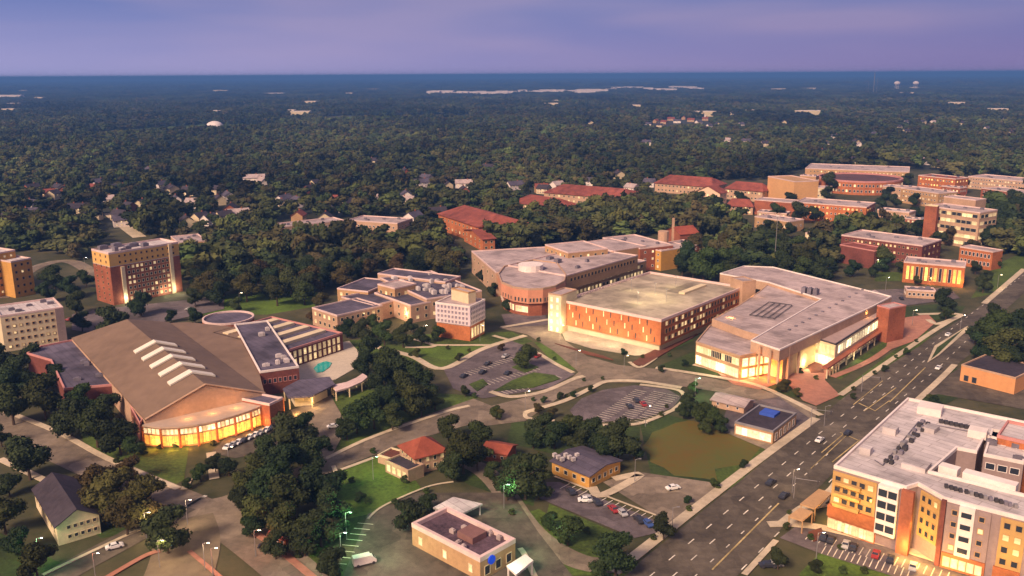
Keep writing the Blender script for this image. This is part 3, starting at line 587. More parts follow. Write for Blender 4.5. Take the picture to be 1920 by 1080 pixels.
# --- round-fronted building
ZR = 15
c0 = V(P(995, 512, ZR)); b = Bld('assembly_hall', 'pale pink roofed hall with a round drum front and long glazed side', 'hall', tuple(c0))
q = wing((930, 510), (884, 470), (1060, 478), 14, 5, 6, rows=2, wall=peach, roof=rpink, ww=2.2)
ccs = [P(x, y, ZR) for x, y in [(1062, 514), (1058, 526), (1042, 535), (1018, 540), (990, 541), (962, 537), (940, 528), (934, 512), (945, 498), (1000, 486), (1045, 492)]]
b.vol(ccs, 7, ZR, mat('pink_stone', (.55, .24, .15), var=.12), rpink, .8, peach, name='drum_wall', rname='drum_roof')
b.vol(inset(ccs, 1.3), 0, 7.2, brick, rpink, par=0, t=.02, name='lower_wall', rname='lower_roof')
for k in range(7): b.fac(ccs[k], ccs[k+1], 7.2, 10.4, 4, 1, 1.1, 2.2, frame=peach, pane=glass); 
ii = inset(ccs, 1.3)
for k in range(3, 6): b.fac(inset(ccs, 1.3)[k], inset(ccs, 1.3)[(k+1) % 11], 1.2, 5.8, 4, 1, 1.9, 3.2, frame=white, pane=glassl)
c = P(995, 500, 16); g = G(); rg = [(c[0]+7*math.cos(t*.3927), c[1]+7*math.sin(t*.3927)) for t in range(16)]; g.prism(rg, ZR-.8, ZR+2.5); b.part('roof_drum', g, [white])
q = R4((1085, 528), (1195, 488), (1050, 500), 13); b.vol(R4((1062, 516), (1196, 478), (1020, 480), 15), 6.5, 15, tan, rpink, .6, coping)
b.vol(R4((1065, 531), (1212, 488), (1040, 505), 9), 0, 9, tan, rpink, .4, coping)
q = R4((1065, 531), (1212, 488), (1040, 505), 9); b.fac(q[0], q[1], .5, 8, 20, 2, 2.4, 2.2, frame=cream, litp=.7, lit=glassl)
q = R4((1062, 516), (1196, 478), (1020, 480), 15); b.fac(q[0], q[1], 9.4, 14, 20, 1, 2.2, 2, pane=glass, frame=tan)
wing((1065, 473), (1022, 458), (1130, 462), 18, 5, 5, rows=1, wall=tan, roof=rpink, z0=12)
b.vol(R4((1150, 470), (1085, 455), (1200, 458), 15.6), 0, 15.6, tan, rpink, .5)
b.units(q, 14.4, 5, 4, sc=1.5)
b = block('lecture_building', 'pink roofed wing with ochre end wall and white rooftop tank behind the round hall', 'lecture building', (1200, 465), (1130, 445), (1240, 452), 15, brick, rpink, rows=3, n1=6, n2=4, lit=.3, sides=(0, 3))
g = G(); c = P(1244, 436, 20); g.prism([(c[0]+3.5*math.cos(t*.5236), c[1]+3.5*math.sin(t*.5236)) for t in range(12)], 0, 21); b.part('round_tower', g, [peach])
q = R4((1240, 470), (1205, 462), (1270, 455), 13); b.vol(q, 0, 13, yellow, rpink, .5); b.fac(q[0], q[1], .5, 12, 4, 3, litp=.3)
b = block('brick_hall', 'small red roofed hall with chimney right of the round hall', 'hall', (1320, 456), (1265, 466), (1330, 440), 9, brick, rpink, rows=2, n1=6, n2=3, lit=.2)
b.gable(R4((1275, 447), (1310, 444), (1268, 438), 9), 0, 12, 16, brick, rred, along=0); g = G(); c = P(1262, 430, 14); g.box((*c, 0), (1.6, 1.6, 22)); b.part('chimney', g, [peach])
# --- parking garage
ZG = 15.2
q = R4((1240, 599), (1052, 562), (1390, 536), ZG); b = Bld('parking_garage', 'four level orange brick parking garage with lit open top deck', 'parking garage', cent(q))
p = b.vol(q, 3.2, ZG, brick2, conc, 1.1, coping, rname='top_deck'); b.vol(inset(q, 1.2), 0, 3.2, mat('lit_base', (.5, .42, .3), var=.1), conc, par=0, t=.02, name='base_wall', rname='base_roof')
b.c = cent(q)
sk = set()
b.fac(q[0], q[1], 3.6, 14.2, 26, 3, .7, 2.7, pane=glassl, frame=brick2, litp=.0, depth=.05, name='opening', skip={(i, r) for i in range(26) for r in range(3) if (i*7+r*3) % 5 < 4})
b.fac(q[0], q[1], 3.6, 14.2, 26, 3, .7, 2.7, pane=metalk, frame=brick2, depth=.06, name='opening', skip={(i, r) for i in range(26) for r in range(3) if not ((i*7+r*3) % 5 < 1)})
b.fac(q[3], q[0], 3.6, 14.2, 26, 3, 2.1, 2.2, pane=metalk, frame=mat('garage_frame', (.4, .2, .1), var=.1), litp=.33, lit=glassl, name='opening')
t0q = R4((1030, 562), (1048, 556), (1030, 552), 19)
T1 = R4((1052, 553), (1028, 549), (1075, 541), 19); b.vol(T1, 0, 19, cream, rpink, .5, peach, name='stair_tower_wall', rname='stair_tower_roof')
g = G(); b.c = cent(T1); b.fac(T1[0], T1[1], 0, 18, 2, 5, 1.6, 2.4, pane=glassb, frame=cream, name='stair_window')
T2 = R4((1393, 528), (1370, 520), (1402, 520), 19); b.vol(T2, 0, 19, peach, rpink, .5, peach, name='stair_tower_wall', rname='stair_tower_roof')
pq = sub(q, .2, .55, .42, .95); 
g = G(); rp = sub(q, .3, .62, .36, .9); g.prism(rp, ZG-1.09, ZG-.1); b.part('ramp_wall', g, [cream])
rp = sub(q, .37, .62, .5, .9); g = G(); g.prism(rp, ZG-1.09, ZG-1.03); b.part('ramp', g, [asph2])
for u_, v_, e in ((.45, .25, 1), (.5, .5, 1), (.3, .4, .7), (.5, .75, .8), (.75, .5, .5)):
    c = quadpt(q, u_, v_); g = G(); g.bar((*c, ZG-1.1), (*c, ZG+5), .12, 6); g.box((*c, ZG+5), (1.4, .5, .2)); b.part('deck_lamp', g, [lampm if 0 else metal]); light('deck_lamp_light', (*c, ZG+4.6), 1900*e, (1, .85, .45), .3)
u = V(q[1])-V(q[0]); u /= np.linalg.norm(u); n = V((-u[1], u[0])); n = n if n@(V(q[0])-V(b.o[:2])) > 0 else -n
for t_ in (.15, .4, .65, .9):
    c = V(lerp(q[0], q[1], t_))+n*6; light('forecourt_light', (*c, 5), 1300, (1, .8, .45), .5)
c = V(T1[1])+n*4; light('forecourt_light', (*c, 5), 900, (1, .8, .45), .5)
# --- recreation centre with stepped pink roofs
q = R4((1462, 652), (1410, 636), (1645, 560), 16); b = Bld('recreation_center', 'large recreation center with stepped pink flat roofs and glowing glass corner', 'recreation center', P(1490, 620, 0))
rp1 = b.vol(PL([(1462, 655), (1408, 637), (1540, 560), (1440, 528), (1350, 512), (1395, 498), (1450, 500), (1672, 555), (1640, 572)], 15), 10, 15, peach, rpink, .5, white, name='upper_wall')
b.c = P(1500, 590, 0)
low1 = b.vol(PL([(1388, 667), (1305, 640), (1330, 610), (1420, 560), (1500, 575), (1440, 640), (1462, 652)], 10.5), 0, 10.5, tan, rpink, .5, peach, name='lower_wall')
b.vol(PL([(1452, 636), (1395, 620), (1335, 598), (1385, 572), (1425, 545), (1440, 532), (1545, 556)], 13.4), 10.1, 13.4, peach, rpink, .3, peach, name='step_wall')
low2 = R4((1552, 672), (1478, 650), (1672, 588), 10.5); b.vol(PL([(1567, 645), (1512, 628), (1620, 560), (1670, 580)], 11), 0, 11, cream, mat('brown_pink_membrane', (.34, .24, .22), var=.2, sc=.3), .4, metalk, name='side_wall', rname='side_roof')
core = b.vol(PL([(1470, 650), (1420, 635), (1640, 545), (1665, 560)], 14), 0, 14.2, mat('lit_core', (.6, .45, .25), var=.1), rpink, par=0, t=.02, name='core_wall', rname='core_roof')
et = b.vol(R4((1668, 578), (1645, 572), (1676, 566), 16.5), 0, 16.5, brick, rpink, .4, copred, name='end_tower_wall', rname='end_tower_roof')
# glass bands
a_, c_, d_ = P(1388, 667, 10.5), P(1305, 640, 10.5), P(1462, 655, 10.5); b.c = P(1420, 620, 10)
b.fac(a_, c_, 5.6, 9.6, 12, 1, 3, 3, pane=glass, frame=cream, litp=.35, lit=glassl); b.fac(a_, c_, .6, 5.2, 12, 1, 3.1, 3.9, pane=glassb, frame=cream)
b.fac(d_, a_, .5, 9.6, 5, 2, 3, 3.6, pane=glassb, frame=cream)
s1, s2, s3 = P(1567, 645, 11), P(1512, 628, 11), P(1670, 580, 11); b.c = P(1560, 600, 11)
b.fac(s1, s2, 5.4, 10.4, 7, 1, 2.6, 3.9, pane=glassl, frame=cream); b.fac(s3, s1, 5.4, 10.2, 20, 1, 3.1, 3.8, pane=glassb, frame=cream)
b.fac(s1, s2, .4, 5, 7, 1, 2.8, 4.2, pane=glassb, frame=cream); b.fac(s3, s1, .5, 4.0, 20, 1, 1.6, 2.8, pane=glassl, frame=brick)
p1 = PL([(1575, 664), (1552, 684), (1672, 600), (1674, 590)], 4.6); g = G()
u = V(s3)-V(s1); u /= np.linalg.norm(u); n = V((u[1], -u[0])); n = n if n@(V(s1)-V(b.c)) > 0 else -n
g.prism([tuple(V(s1)-u*14), tuple(V(s3)), tuple(V(s3)+n*2.5), tuple(V(s1)-u*14+n*2.5)], 4.1, 4.8, bot=True); b.part('canopy', g, [brick])
for k in range(9): p_ = V(lerp(s1, s3, k/8))+n*2; g = G(); g.bar((*p_, 0), (*p_, 4.1), .3, 6); b.part('canopy_column', g, [cream])
for k in range(4): p_ = V(s1)-u*(3+k*3.4)+n*2; g = G(); g.bar((*p_, 0), (*p_, 4.1), .3, 6); b.part('canopy_column', g, [cream])
# entrance portico under the roof corner
for x_, y_ in ((1425, 648), (1445, 655), (1462, 656), (1480, 648), (1500, 638)):
    c = P(x_, y_, 14.4); g = G(); g.bar((*c, 0), (*c, 14.3), .55, 8); b.part('portico_column', g, [peach])
c_ = [P(1455, 640, 12), P(1475, 636, 12), P(1492, 628, 12), P(1512, 628, 11)]
for x_, y_, e, cl in ((1425, 695, 1500, (1, .36, .05)), (1450, 702, 1700, (1, .34, .04)), (1475, 690, 1300, (1, .5, .12)), (1400, 700, 900, (1, .4, .08)), (1515, 680, 1200, (1, .75, .4)), (1540, 672, 700, (1, .75, .4)), (1350, 688, 500, PALE), (1610, 665, 400, PALE)):
    c = P(x_, y_, 3.2); light('entrance_light', (*c, 3.2), e, cl, .5)
c = P(1640, 574, 16.5); c = P(1625, 588, 12.6); light('terrace_light', (*c, 13), 500, (1, .5, .12), .5); c = P(1370, 600, 12); light('terrace_light', (*c, 13.5), 600, (1, .45, .1), .5); c = P(1415, 542, 17); light('terrace_light', (*c, 17), 400, (1, .5, .15), .5)
# rooftop frames and units
fq = R4((1405, 591), (1441, 567), (1448, 600), 13.5)
for k in range(5):
    a_, c_ = lerp(fq[0], fq[3], k/4), lerp(fq[1], fq[2], k/4); g = G(); g.bar((*a_, 13.6), (*c_, 13.6), .2, 4); b.part('roof_frame', g, [metalk])
for k in (0, 1): a_, c_ = lerp(fq[0], fq[1], k), lerp(fq[3], fq[2], k); g = G(); g.bar((*a_, 13.8), (*c_, 13.8), .2, 4); b.part('roof_frame', g, [metalk])
for k in range(3):
    c = P(1508+k*11, 548+k*1.5, 15); g = G(); g.box((*c, 14.5), (3, 2, 3), .8); g.box((*c, 17.5), (1.2, 1.2, .5), .8); b.part('rooftop_unit', g, [hvac])
for k in range(12):
    c = P(1480+k*12.5, 617-k*6.8, 15); g = G(); g.box((*c, 14.5), (1.1, 1.1, .5), .8); b.part('rooftop_unit', g, [hvac])
# --- apartments, bottom right
ZA = 18.5
q = R4((1770, 925), (1568, 872), (1900, 800), ZA)
b = Bld('apartment_building', 'five storey apartment building with ochre, brick and grey bays at the bottom right', 'apartment building', P(1720, 950, 0))
pol = PL([(1564, 872), (1600, 835), (1640, 790), (1700, 745), (1765, 752), (1925, 790), (1960, 830), (1890, 822), (1850, 830), (1832, 838), (1790, 812), (1762, 846), (1770, 858), (1740, 875), (1750, 892), (1918, 930), (2000, 955), (2010, 1010), (1770, 948), (1757, 930), (1722, 902), (1700, 912)], ZA)
pol = PL([(1564, 872), (1702, 745), (1925, 790), (1925, 835), (1848, 815), (1832, 845), (1795, 838), (1745, 882), (1920, 925), (2010, 948), (2010, 1010), (1920, 970), (1770, 932), (1722, 905), (1700, 912)], ZA)
p = b.vol(pol, 0, ZA, greyw, rwhite, .8, white, t=.5); b.c = P(1680, 850, ZA)
A_, B_ = P(1564, 872, ZA), P(1700, 912, ZA); u = V(B_)-V(A_); Lf = np.linalg.norm(u); u /= Lf; n = V((u[1], -u[0])); n = n if n@(V(A_)-V(b.c)) > 0 else -n
def bay(t0, t1, z0, z1, d, m, a=A_, uu=None, nn=None, name='bay'):
    uu = u if uu is None else uu; nn = n if nn is None else nn; a = V(a)
    g = G(); g.prism([tuple(a+uu*t0), tuple(a+uu*t1), tuple(a+uu*t1+nn*d), tuple(a+uu*t0+nn*d)], z0, z1, bot=True); b.part(name, g, [m])
    b.c = tuple(a+uu*(t0+t1)/2-nn*20); return tuple(a+uu*t0+nn*d), tuple(a+uu*t1+nn*d)
yl = mat('amber_lit_panel', (.43, .26, .10), var=.12, sc=.5)
s_, e_ = bay(0, Lf*.62, 7.5, 17, .3, yl); b.fac(s_, e_, 7.6, 16.6, 5, 3, 1.7, 1.8, frame=yl, litp=.15, lit=glassl)
for k in range(3): bay(1, Lf*.42, 7.6+k*3.1, 8.5+k*3.1, 1.7, yl, name='balcony')
s_, e_ = bay(-.4, Lf*.68, 4.2, 7.4, 1.2, brick2, name='brick_band'); s_, e_ = bay(-.2, Lf*.66, 0, 4.1, .8, brick2, name='shop_front'); b.fac(s_, e_, .4, 3.8, 6, 1, 2.8, 2.9, pane=glassl, frame=cream, name='shop_window')
s_, e_ = bay(Lf*.66, Lf*.93, 4, 17.6, 1.6, white); b.fac(s_, e_, 4.4, 17.2, 2, 4, 2.6, 2.3, pane=glass, frame=white, name='bay_window')
bay(Lf*.96, Lf*1.12, 0, 17.8, 1.2, brick)
a2, b2 = V(P(1722, 905, ZA)), V(P(1770, 932, ZA)); u2 = (b2-a2)/np.linalg.norm(b2-a2); n2_ = V((u2[1], -u2[0])); n2_ = n2_ if n2_@n > 0 else -n2_
L2 = np.linalg.norm(b2-a2); s_, e_ = bay(1.5, L2-.5, 5, 17.2, .4, yl, a2, u2, n2_); b.fac(s_, e_, 5, 17, 3, 4, 1.3, 1.7, frame=yl, litp=.2, lit=glassl)
a3, b3 = V(P(1770, 932, ZA)), V(P(1920, 970, ZA)); u3 = (b3-a3)/np.linalg.norm(b3-a3); n3 = V((u3[1], -u3[0])); n3 = n3 if n3@n > 0 else -n3; L3 = np.linalg.norm(b3-a3)
bay(-.3, .8, 0, 18, 1.0, brickd, a3, u3, n3)
s_, e_ = bay(1, L3*.62, 4.5, 17.4, .7, greyw, a3, u3, n3); b.fac(s_, e_, 4.6, 17, 3, 4, 1.4, 1.5, frame=tan, litp=.1, skip={(1, k) for k in range(4)})
s_, e_ = bay(L3*.22, L3*.42, 4.5, 17.6, 1.1, white, a3, u3, n3); b.fac(s_, e_, 4.6, 17.2, 1, 4, 2.6, 1.7, frame=white)
s_, e_ = bay(1, L3*.62, 0, 4.4, .9, brick2, a3, u3, n3); b.fac(s_, e_, .3, 4, 5, 1, 1.6, 2.6, frame=cream, pane=glassl)
s_, e_ = bay(L3*.74, L3*1.05, 4.5, 17.2, .5, yl, a3, u3, n3); b.fac(s_, e_, 4.6, 17, 2, 4, 1.6, 1.8, frame=yl, litp=.3, lit=glassl); bay(L3*.72, L3*1.05, 0, 4.4, .9, brick2, a3, u3, n3)
for cq in ([(1500, 945), (1528, 954), (1560, 925), (1535, 917)], [(1478, 968), (1505, 977), (1525, 960), (1500, 952)]):
    cp = PL(cq, 4); g = G(); g.prism(cp, 3.7, 4.1, bot=True); cr_ = b.part('canopy_roof', g, [tan])
    for s_ in cp: g = G(); g.bar((*lerp(s_, cent(cp), .08), 0), (*lerp(s_, cent(cp), .08), 3.7), .18, 6); b.part('canopy_column', g, [tan])
# long side along the boulevard
a4, b4 = V(P(1564, 872, ZA)), V(P(1702, 745, ZA)); b.c = P(1700, 850, ZA); b.fac(tuple(a4), tuple(b4), 4, 17.5, 12, 4, 1.6, 1.8, frame=cream, litp=.2)
for px, zt in [([(1800, 812), (1830, 820), (1832, 845), (1797, 838)], 18.4)]: pass
for x_, y_, e in ((1600, 985, 900), (1650, 1000, 800), (1700, 1030, 1500), (1735, 1045, 1700), (1790, 1065, 900), (1560, 960, 500)):
    c = V(P(x_, y_, 2.5))+n*1.5; light('shop_front_light', (*c, 3.0), e, (1, .55, .12), .4)
for t_, z_ in ((.1, 9), (.3, 12), (.5, 10)): c = V(A_)+u*Lf*t_+n*4; light('facade_light', (*c, z_), 300, (1, .6, .12), .4)
c = a2+u2*L2*.5+n2_*4; light('facade_light', (*c, 9), 300, (1, .6, .12), .4); c = a3+u3*L3*.9+n3*4; light('facade_light', (*c, 9), 300, (1, .6, .12), .4)
# raised parapet blocks and roof plant
for A, B2, C2, zt in [((1720, 762), (1765, 770), (1705, 748), 20), ((1760, 872), (1795, 882), (1768, 866), 19.8), ((1805, 885), (1905, 912), (1812, 878), 19.8), ((1815, 805), (1850, 812), (1812, 795), 20)]:
    g = G(); g.prism(R4(A, B2, C2, zt), ZA-.79, zt); b.part('roof_block', g, [white])
rr = random.Random(4)
for k in range(22):
    t = (k//2)/10.5+rr.uniform(-.03, .03); o_ = (k % 2)*9+rr.uniform(-2, 2); c = P(1664+t*70+o_, 866-t*76+o_*.2, ZA-.8); s_ = rr.uniform(.9, 1.5); g = G(); g.box((*c, ZA-.78), (s_, s_*.9, rr.uniform(.8, 1.2)), .8); b.part('air_conditioner', g, [rr.choice([metalk, hvac, metal])])
for a_, c_ in (((1655, 872), (1722, 790)), ((1722, 790), (1850, 815)), ((1640, 862), (1655, 872))):
    g = G(); g.bar((*P(*a_, ZA-.5), ZA-.55), (*P(*c_, ZA-.5), ZA-.55), .16, 4); b.part('roof_pipe', g, [hvac])
for k in range(15):
    t = k/14; c = P(1775+t*130+rr.uniform(-2, 2), 909+t*37, ZA); g = G(); g.box((*c, ZA-.78), (.8, 1.0, .95), -.2); b.part('air_conditioner', g, [rr.choice([metalk, hvac, metal])])
for A, B2, C2, zt in [((1612, 838), (1632, 843), (1600, 828), ZA+1.2), ((1655, 800), (1680, 806), (1642, 790), ZA+1.2), ((1690, 868), (1735, 880), (1700, 855), ZA+.5), ((1730, 800), (1752, 806), (1736, 792), ZA+.6)]:
    g = G(); g.prism(R4(A, B2, C2, zt), ZA-.79, zt); b.part('roof_block', g, [rwhite])
for k in range(8):
    t = k/7; c = P(1765+t*65, 788+t*14, ZA); g = G(); g.box((*c, ZA-.78), (1.1, 1.3, 1), -.2); b.part('air_conditioner', g, [metalk])
q = R4((1920, 865), (1845, 850), (1925, 815), ZA); b = Bld('apartment_building', 'grey courtyard block with pale roof and white framed windows at the right edge', 'apartment building', cent(q)); b.vol(q, 0, ZA, greyw, rwhite, .8, white)
b.fac(q[0], q[1], 2, 17, 3, 4, 2.4, 2, frame=white, litp=.1); b.units(q, ZA-.8, 4, 3)
# red stepped crown at the far corner of the block
q = R4((1960, 835), (1870, 815), (1950, 800), ZA+2); b = Bld('brick_penthouse_block', 'red brick block behind the grey courtyard block at the right edge', 'apartment building', cent(q)); b.vol(q, 0, ZA+2, brick2, rwhite, .8, copred); b.fac(q[0], q[1], 15, 19, 4, 1)
# --- bank
ZB = 6.6
q = R4((900, 1046), (772, 980), (967, 1010), ZB); b = Bld('bank_branch', 'single storey beige bank with dark gravel roof and blue round sign, bottom centre', 'bank', cent(q))
b.vol(q, 0, ZB, tan, mat('dark_gravel', (.09, .055, .07), sc=1.2, var=.6), 1.1, coping, t=.9)
b.fac(q[0], q[1], .5, 4.5, 5, 1, 1.5, 2.2, frame=cream, pane=glassl, litp=.1, skip={(1, 0), (3, 0)}); b.fac(q[3], q[0], .5, 4.2, 3, 1, 2, 2.6, frame=cream)
g = G(); rp = sub(q, .28, .35, .5, .75); 
g.prism(rp, ZB-1.09, ZB+.6); b.part('roof_plant_screen', g, [mat('brown_screen', (.2, .1, .09), var=.2)])
b.units(q, ZB-1.1, 9, 8, sc=.7, mt=rpink)
p_ = V(lerp(q[0], q[3], .3)); uu = V(q[3])-V(q[0]); uu /= np.linalg.norm(uu); nn = V((uu[1], -uu[0])); g = G(); g.bar((*(p_+nn*.05), 4.6), (*(p_+nn*.45), 4.6), 1.15, 20); b.part('round_sign', g, [mat('blue_sign', (.01, .05, .55), var=0, emit=(.02, .1, .9), es=.12)])
g = G(); cp = [tuple(V(q[3])+nn*1), tuple(V(q[3])+nn*9), tuple(V(q[3])+nn*9+uu*6), tuple(V(q[3])+nn*1+uu*6)]
cp = PL([(950, 1062), (985, 1040), (1000, 1052), (968, 1078)], 4); g = G(); g.prism(cp, 3.6, 4.2, bot=True); b.part('canopy_roof', g, [white])
for s_ in cp: g = G(); g.bar((*lerp(s_, cent(cp), .12), 0), (*lerp(s_, cent(cp), .12), 3.6), .25, 6); b.part('canopy_column', g, [white])
cp = PL([(812, 952), (850, 932), (905, 945), (870, 962)], 3.5); g = G(); g.prism(cp, 3.1, 3.6, bot=True); b.part('canopy_roof', g, [rwhite])
for s_ in cp: g = G(); g.bar((*lerp(s_, cent(cp), .12), 0), (*lerp(s_, cent(cp), .12), 3.1), .25, 6); b.part('canopy_column', g, [white])
for x_, y_, e, cl in ((775, 1030, 350, PALE), (1000, 1010, 700, GREEN), (720, 1020, 700, (.6, 1, .6)), (700, 960, 500, (.6, 1, .6)), (960, 1060, 500, (.7, 1, .6)), (1050, 985, 500, (.8, 1, .7)), (830, 950, 300, PALE)):
    c = P(x_, y_, 5); light('forecourt_light', (*c, 6), e*.7, cl, .4)
# --- red roofed house
q = R4((778, 857), (838, 842), (742, 835), 6); b = Bld('red_roof_house', 'old brick house with steep red hipped roof and flat roofed porch wing', 'house', cent(q))
b.gable(q, 0, 6, 9.5, peach, rred, hip=5); b.fac(q[0], q[1], .6, 5.6, 4, 2, 1.2, 1.6, frame=cream, litp=.3); b.fac(q[3], q[0], .6, 5.6, 3, 2, 1.2, 1.6, frame=cream, litp=.3)
q2 = R4((765, 882), (722, 862), (790, 868), 4.2); b.vol(q2, 0, 4.2, peach, rdark, .5, peach); b.fac(q2[0], q2[1], .3, 3.6, 4, 1, 1.8, 2.2, frame=cream, pane=glassl)
q3 = R4((742, 862), (708, 852), (768, 848), 3); b.vol(q3, 0, 3, peach, mulch, .4, cream, name='yard_wall')
# --- purple roof small building
q = R4((1105, 890), (1035, 862), (1165, 862), 4.6); b = Bld('small_office', 'low ochre walled office with sloping slate grey roof beside the dry field', 'office', cent(q)); b.gable(q, 0, 4.4, 5.6, yellow, rpurp, along=0)
b.fac(q[0], q[1], .4, 4, 4, 1, 1.6, 1.6, frame=cream); b.fac(q[3], q[0], .4, 4, 5, 1, 1.6, 1.6, frame=cream)
for k in range(7): c = P(1040+k*7, 852+(k % 3)*4, 5.8); g = G(); g.box((*c, 5.1), (1.2, 1, 1.1), .6); b.part('rooftop_unit', g, [rwhite])
# --- drive-in shop
q = R4((1450, 808), (1378, 790), (1500, 775), 5); b = Bld('drive_in_shop', 'low shop with dark roof, blue sign band and white lit front by the boulevard', 'shop', cent(q)); b.vol(q, 0, 5, tan, rdark, .6, metal)
b.fac(q[0], q[1], .3, 4, 6, 1, 2.2, 2.8, frame=white, pane=glassb); b.fac(q[3], q[0], .3, 4, 5, 1, 2, 2.6, frame=white)
q4 = sub(q, .35, .6, .75, .85); g = G(); g.prism(q4, 4.41, 5.3); b.part('blue_band', g, [rblue]); 
# --- peach shop
q = R4((1905, 708), (1803, 683), (1925, 680), 7); b = Bld('corner_shop', 'plain peach stuccoed shop with dark roof and arched doorway at the right', 'shop', cent(q)); b.vol(q, 0, 7, mat('orange_stucco', (.6, .28, .12), var=.1), rdark, .5, peach)
b.fac(q[0], q[1], .2, 3.4, 6, 1, 2, 2.6, frame=tan, skip={(0, 0), (1, 0), (2, 0), (3, 0)})
# --- white gabled house bottom left
q = R4((105, 985), (185, 962), (25, 925), 6); b = Bld('gabled_house', 'long cream house with dark gabled roof at the bottom left', 'house', cent(q)); b.gable(q, 0, 6, 9.2, cream, rdark, along=1)
b.fac(q[0], q[1], .5, 5.8, 5, 2, 1.1, 1.2, frame=cream, m0=.2); b.fac(q[3], q[0], .5, 5.8, 7, 1, 1.2, 1.4, frame=cream)
# --- minor houses near
for A, B_, C_, h, lab, wl, rf in [((905, 842), (950, 850), (920, 825), 4, 'small red brick house with rust coloured roof behind the trees of the field', brick, rred), ((1335, 748), (1395, 762), (1350, 735), 3, 'low flat pink roofed kiosk between the shrubs and the drive-in shop', peach, rpink),
    ((505, 1000), (535, 1008), (512, 985), 3, 'tiny red shed in the dark trees at the bottom', brick2, rredp)]:
    q = R4(A, B_, C_, h); b = Bld('small_house', lab, 'house', cent(q)); b.gable(q, 0, h, h+1.2, wl, rf); b.fac(q[0], q[1], .4, h, 3, 1, 1, 1.1)
# --- far campus
CAP = .55
def fblock(label, A, B_, C_, h, wall=brick, roof=rpink, rows=3, n1=10, n2=6, lit=.3, **k):
    return block(k.pop('name', 'campus_building'), label, k.pop('cat', 'campus building'), A, B_, C_, h, wall, roof, rows=rows, n1=n1, n2=n2, lit=lit, **k)
b = fblock('five storey laboratory block with pale frame bands right of the campus cluster', (1838, 398), (1735, 385), (1850, 372), 26, peach, rpink, 5, 10, 4, .35, frame=cream, ww=4.5, wh=2.6, sides=(0, 1, 3)); b.vol(R4((1830, 375), (1770, 368), (1845, 345), 30), 20, 30, peach, rpink, .5, name='upper_wall')
g = G(); b.vol(R4((1758, 386), (1735, 384), (1762, 376), 28), 0, 28, brick, rwhite, .5, cream, name='stair_tower_wall')
fblock('flat roofed brick hall with amber lit lower storey in the campus cluster', (1625, 385), (1420, 375), (1600, 362), 15, brick2, rpink, 3, 18, 5, .4, lit_=0, sides=(0, 3)) if 0 else None
b = fblock('flat roofed brick hall with amber lit ground floor in the campus cluster', (1625, 388), (1490, 378), (1628, 370), 15, brick2, rpink, 3, 16, 4, .45, sides=(0, 1, 3), litm=glasso)
b.vol(R4((1490, 380), (1415, 374), (1490, 364), 13), 0, 13, brick, rpink, .5)
for x_, y_, e in ((1540, 418, 2500), (1600, 412, 1500)): c = P(x_, y_, 3); light('ground_floor_light', (c[0], c[1]-5, 4), e, AMBER, .5)
b = fblock('white roofed low hall between the brick hall and the laboratory block', (1705, 398), (1645, 392), (1700, 380), 12, peach, rwhite, 2, 8, 4, .2)
b = fblock('plain tan theatre tower rising over the campus cluster', (1490, 340), (1440, 330), (1495, 320), 24, mat('tan_tower', (.6, .33, .15), var=.1), tan, 0, 0, 0, 0, units=0)
b = fblock('wide tan academic building with many lit windows along the back of the campus', (1705, 322), (1510, 315), (1700, 306), 16, tan, rpink, 3, 26, 4, .5, frame=cream)
# bowl shaped arena
c = V(P(1612, 335, 12)); b = Bld('round_arena', 'dark red round arena wall in front of the wide tan academic building', 'arena', tuple(c)); rg = [(c[0]+42*math.cos(t*math.pi/12), c[1]+42*math.sin(t*math.pi/12)) for t in range(24)]; b.vol(rg, 0, 14, brick2, mat('dark_membrane', (.1, .05, .05)), 1.5, copred, t=2)
for k in range(14, 22): b.fac(rg[k], rg[k+1], 1, 12, 3, 2, 2, 2.6, litp=.3)
b = fblock('orange brick building with glowing windows behind the laboratory block', (1792, 335), (1722, 328), (1790, 318), 17, brick2, rredp, 3, 12, 4, .5, litm=glasso)
b = fblock('tan low building with lit rows just left of the laboratory block', (1760, 362), (1690, 352), (1790, 350), 14, tan, rpink, 3, 12, 6, .45)
b = fblock('long pale roofed building at the far right of the campus', (1925, 340), (1815, 330), (1930, 318), 13, peach, rpink, 3, 20, 4, .3)
b = fblock('pink roofed brick hall below the long pale roofed building', (1915, 362), (1840, 352), (1930, 342), 11, brick, rpink, 2, 12, 4, .3)
def gblock(name, lab, A, B_, C_, h, hr, wall, roof, n1=8, rows=2, hip=0, along=0, cat='campus building', lit=.25):
    q = R4(A, B_, C_, h); b = Bld(name, lab, cat, cent(q)); b.gable(q, 0, h, hr, wall, roof, over=1, hip=hip, along=along)
    if n1: b.fac(q[0], q[1], .6, h-.4, n1, rows, 1.8, 1.9, frame=cream, litp=lit); b.fac(q[3], q[0], .6, h-.4, max(2, n1//3), rows, 1.8, 1.9, frame=cream, litp=lit)
    return b
gblock('campus_building', 'long red roofed hall at the left end of the campus cluster', (1335, 350), (1228, 342), (1330, 328), 10, 17, peach, rredp, 14, hip=8)
gblock('campus_building', 'red roofed hall with broad pale gable facing the camera', (1350, 362), (1305, 358), (1372, 335), 11, 17, mat('pale_gable', (.75, .5, .35), var=.1), rredp, 5, along=1)
gblock('campus_building', 'red roofed wing right of the pale gabled hall', (1430, 358), (1360, 352), (1435, 336), 11, 17, peach, rredp, 10, hip=6)
gblock('campus_building', 'small red roofed pavilion in front of the red roofed wing', (1412, 386), (1362, 384), (1410, 374), 8, 13, peach, rredp, 6, hip=4)
gblock('campus_building', 'red roofed mansion among trees left of centre, farther part', (1165, 372), (1020, 360), (1160, 354), 9, 15, peach, rredp, 14, hip=8)
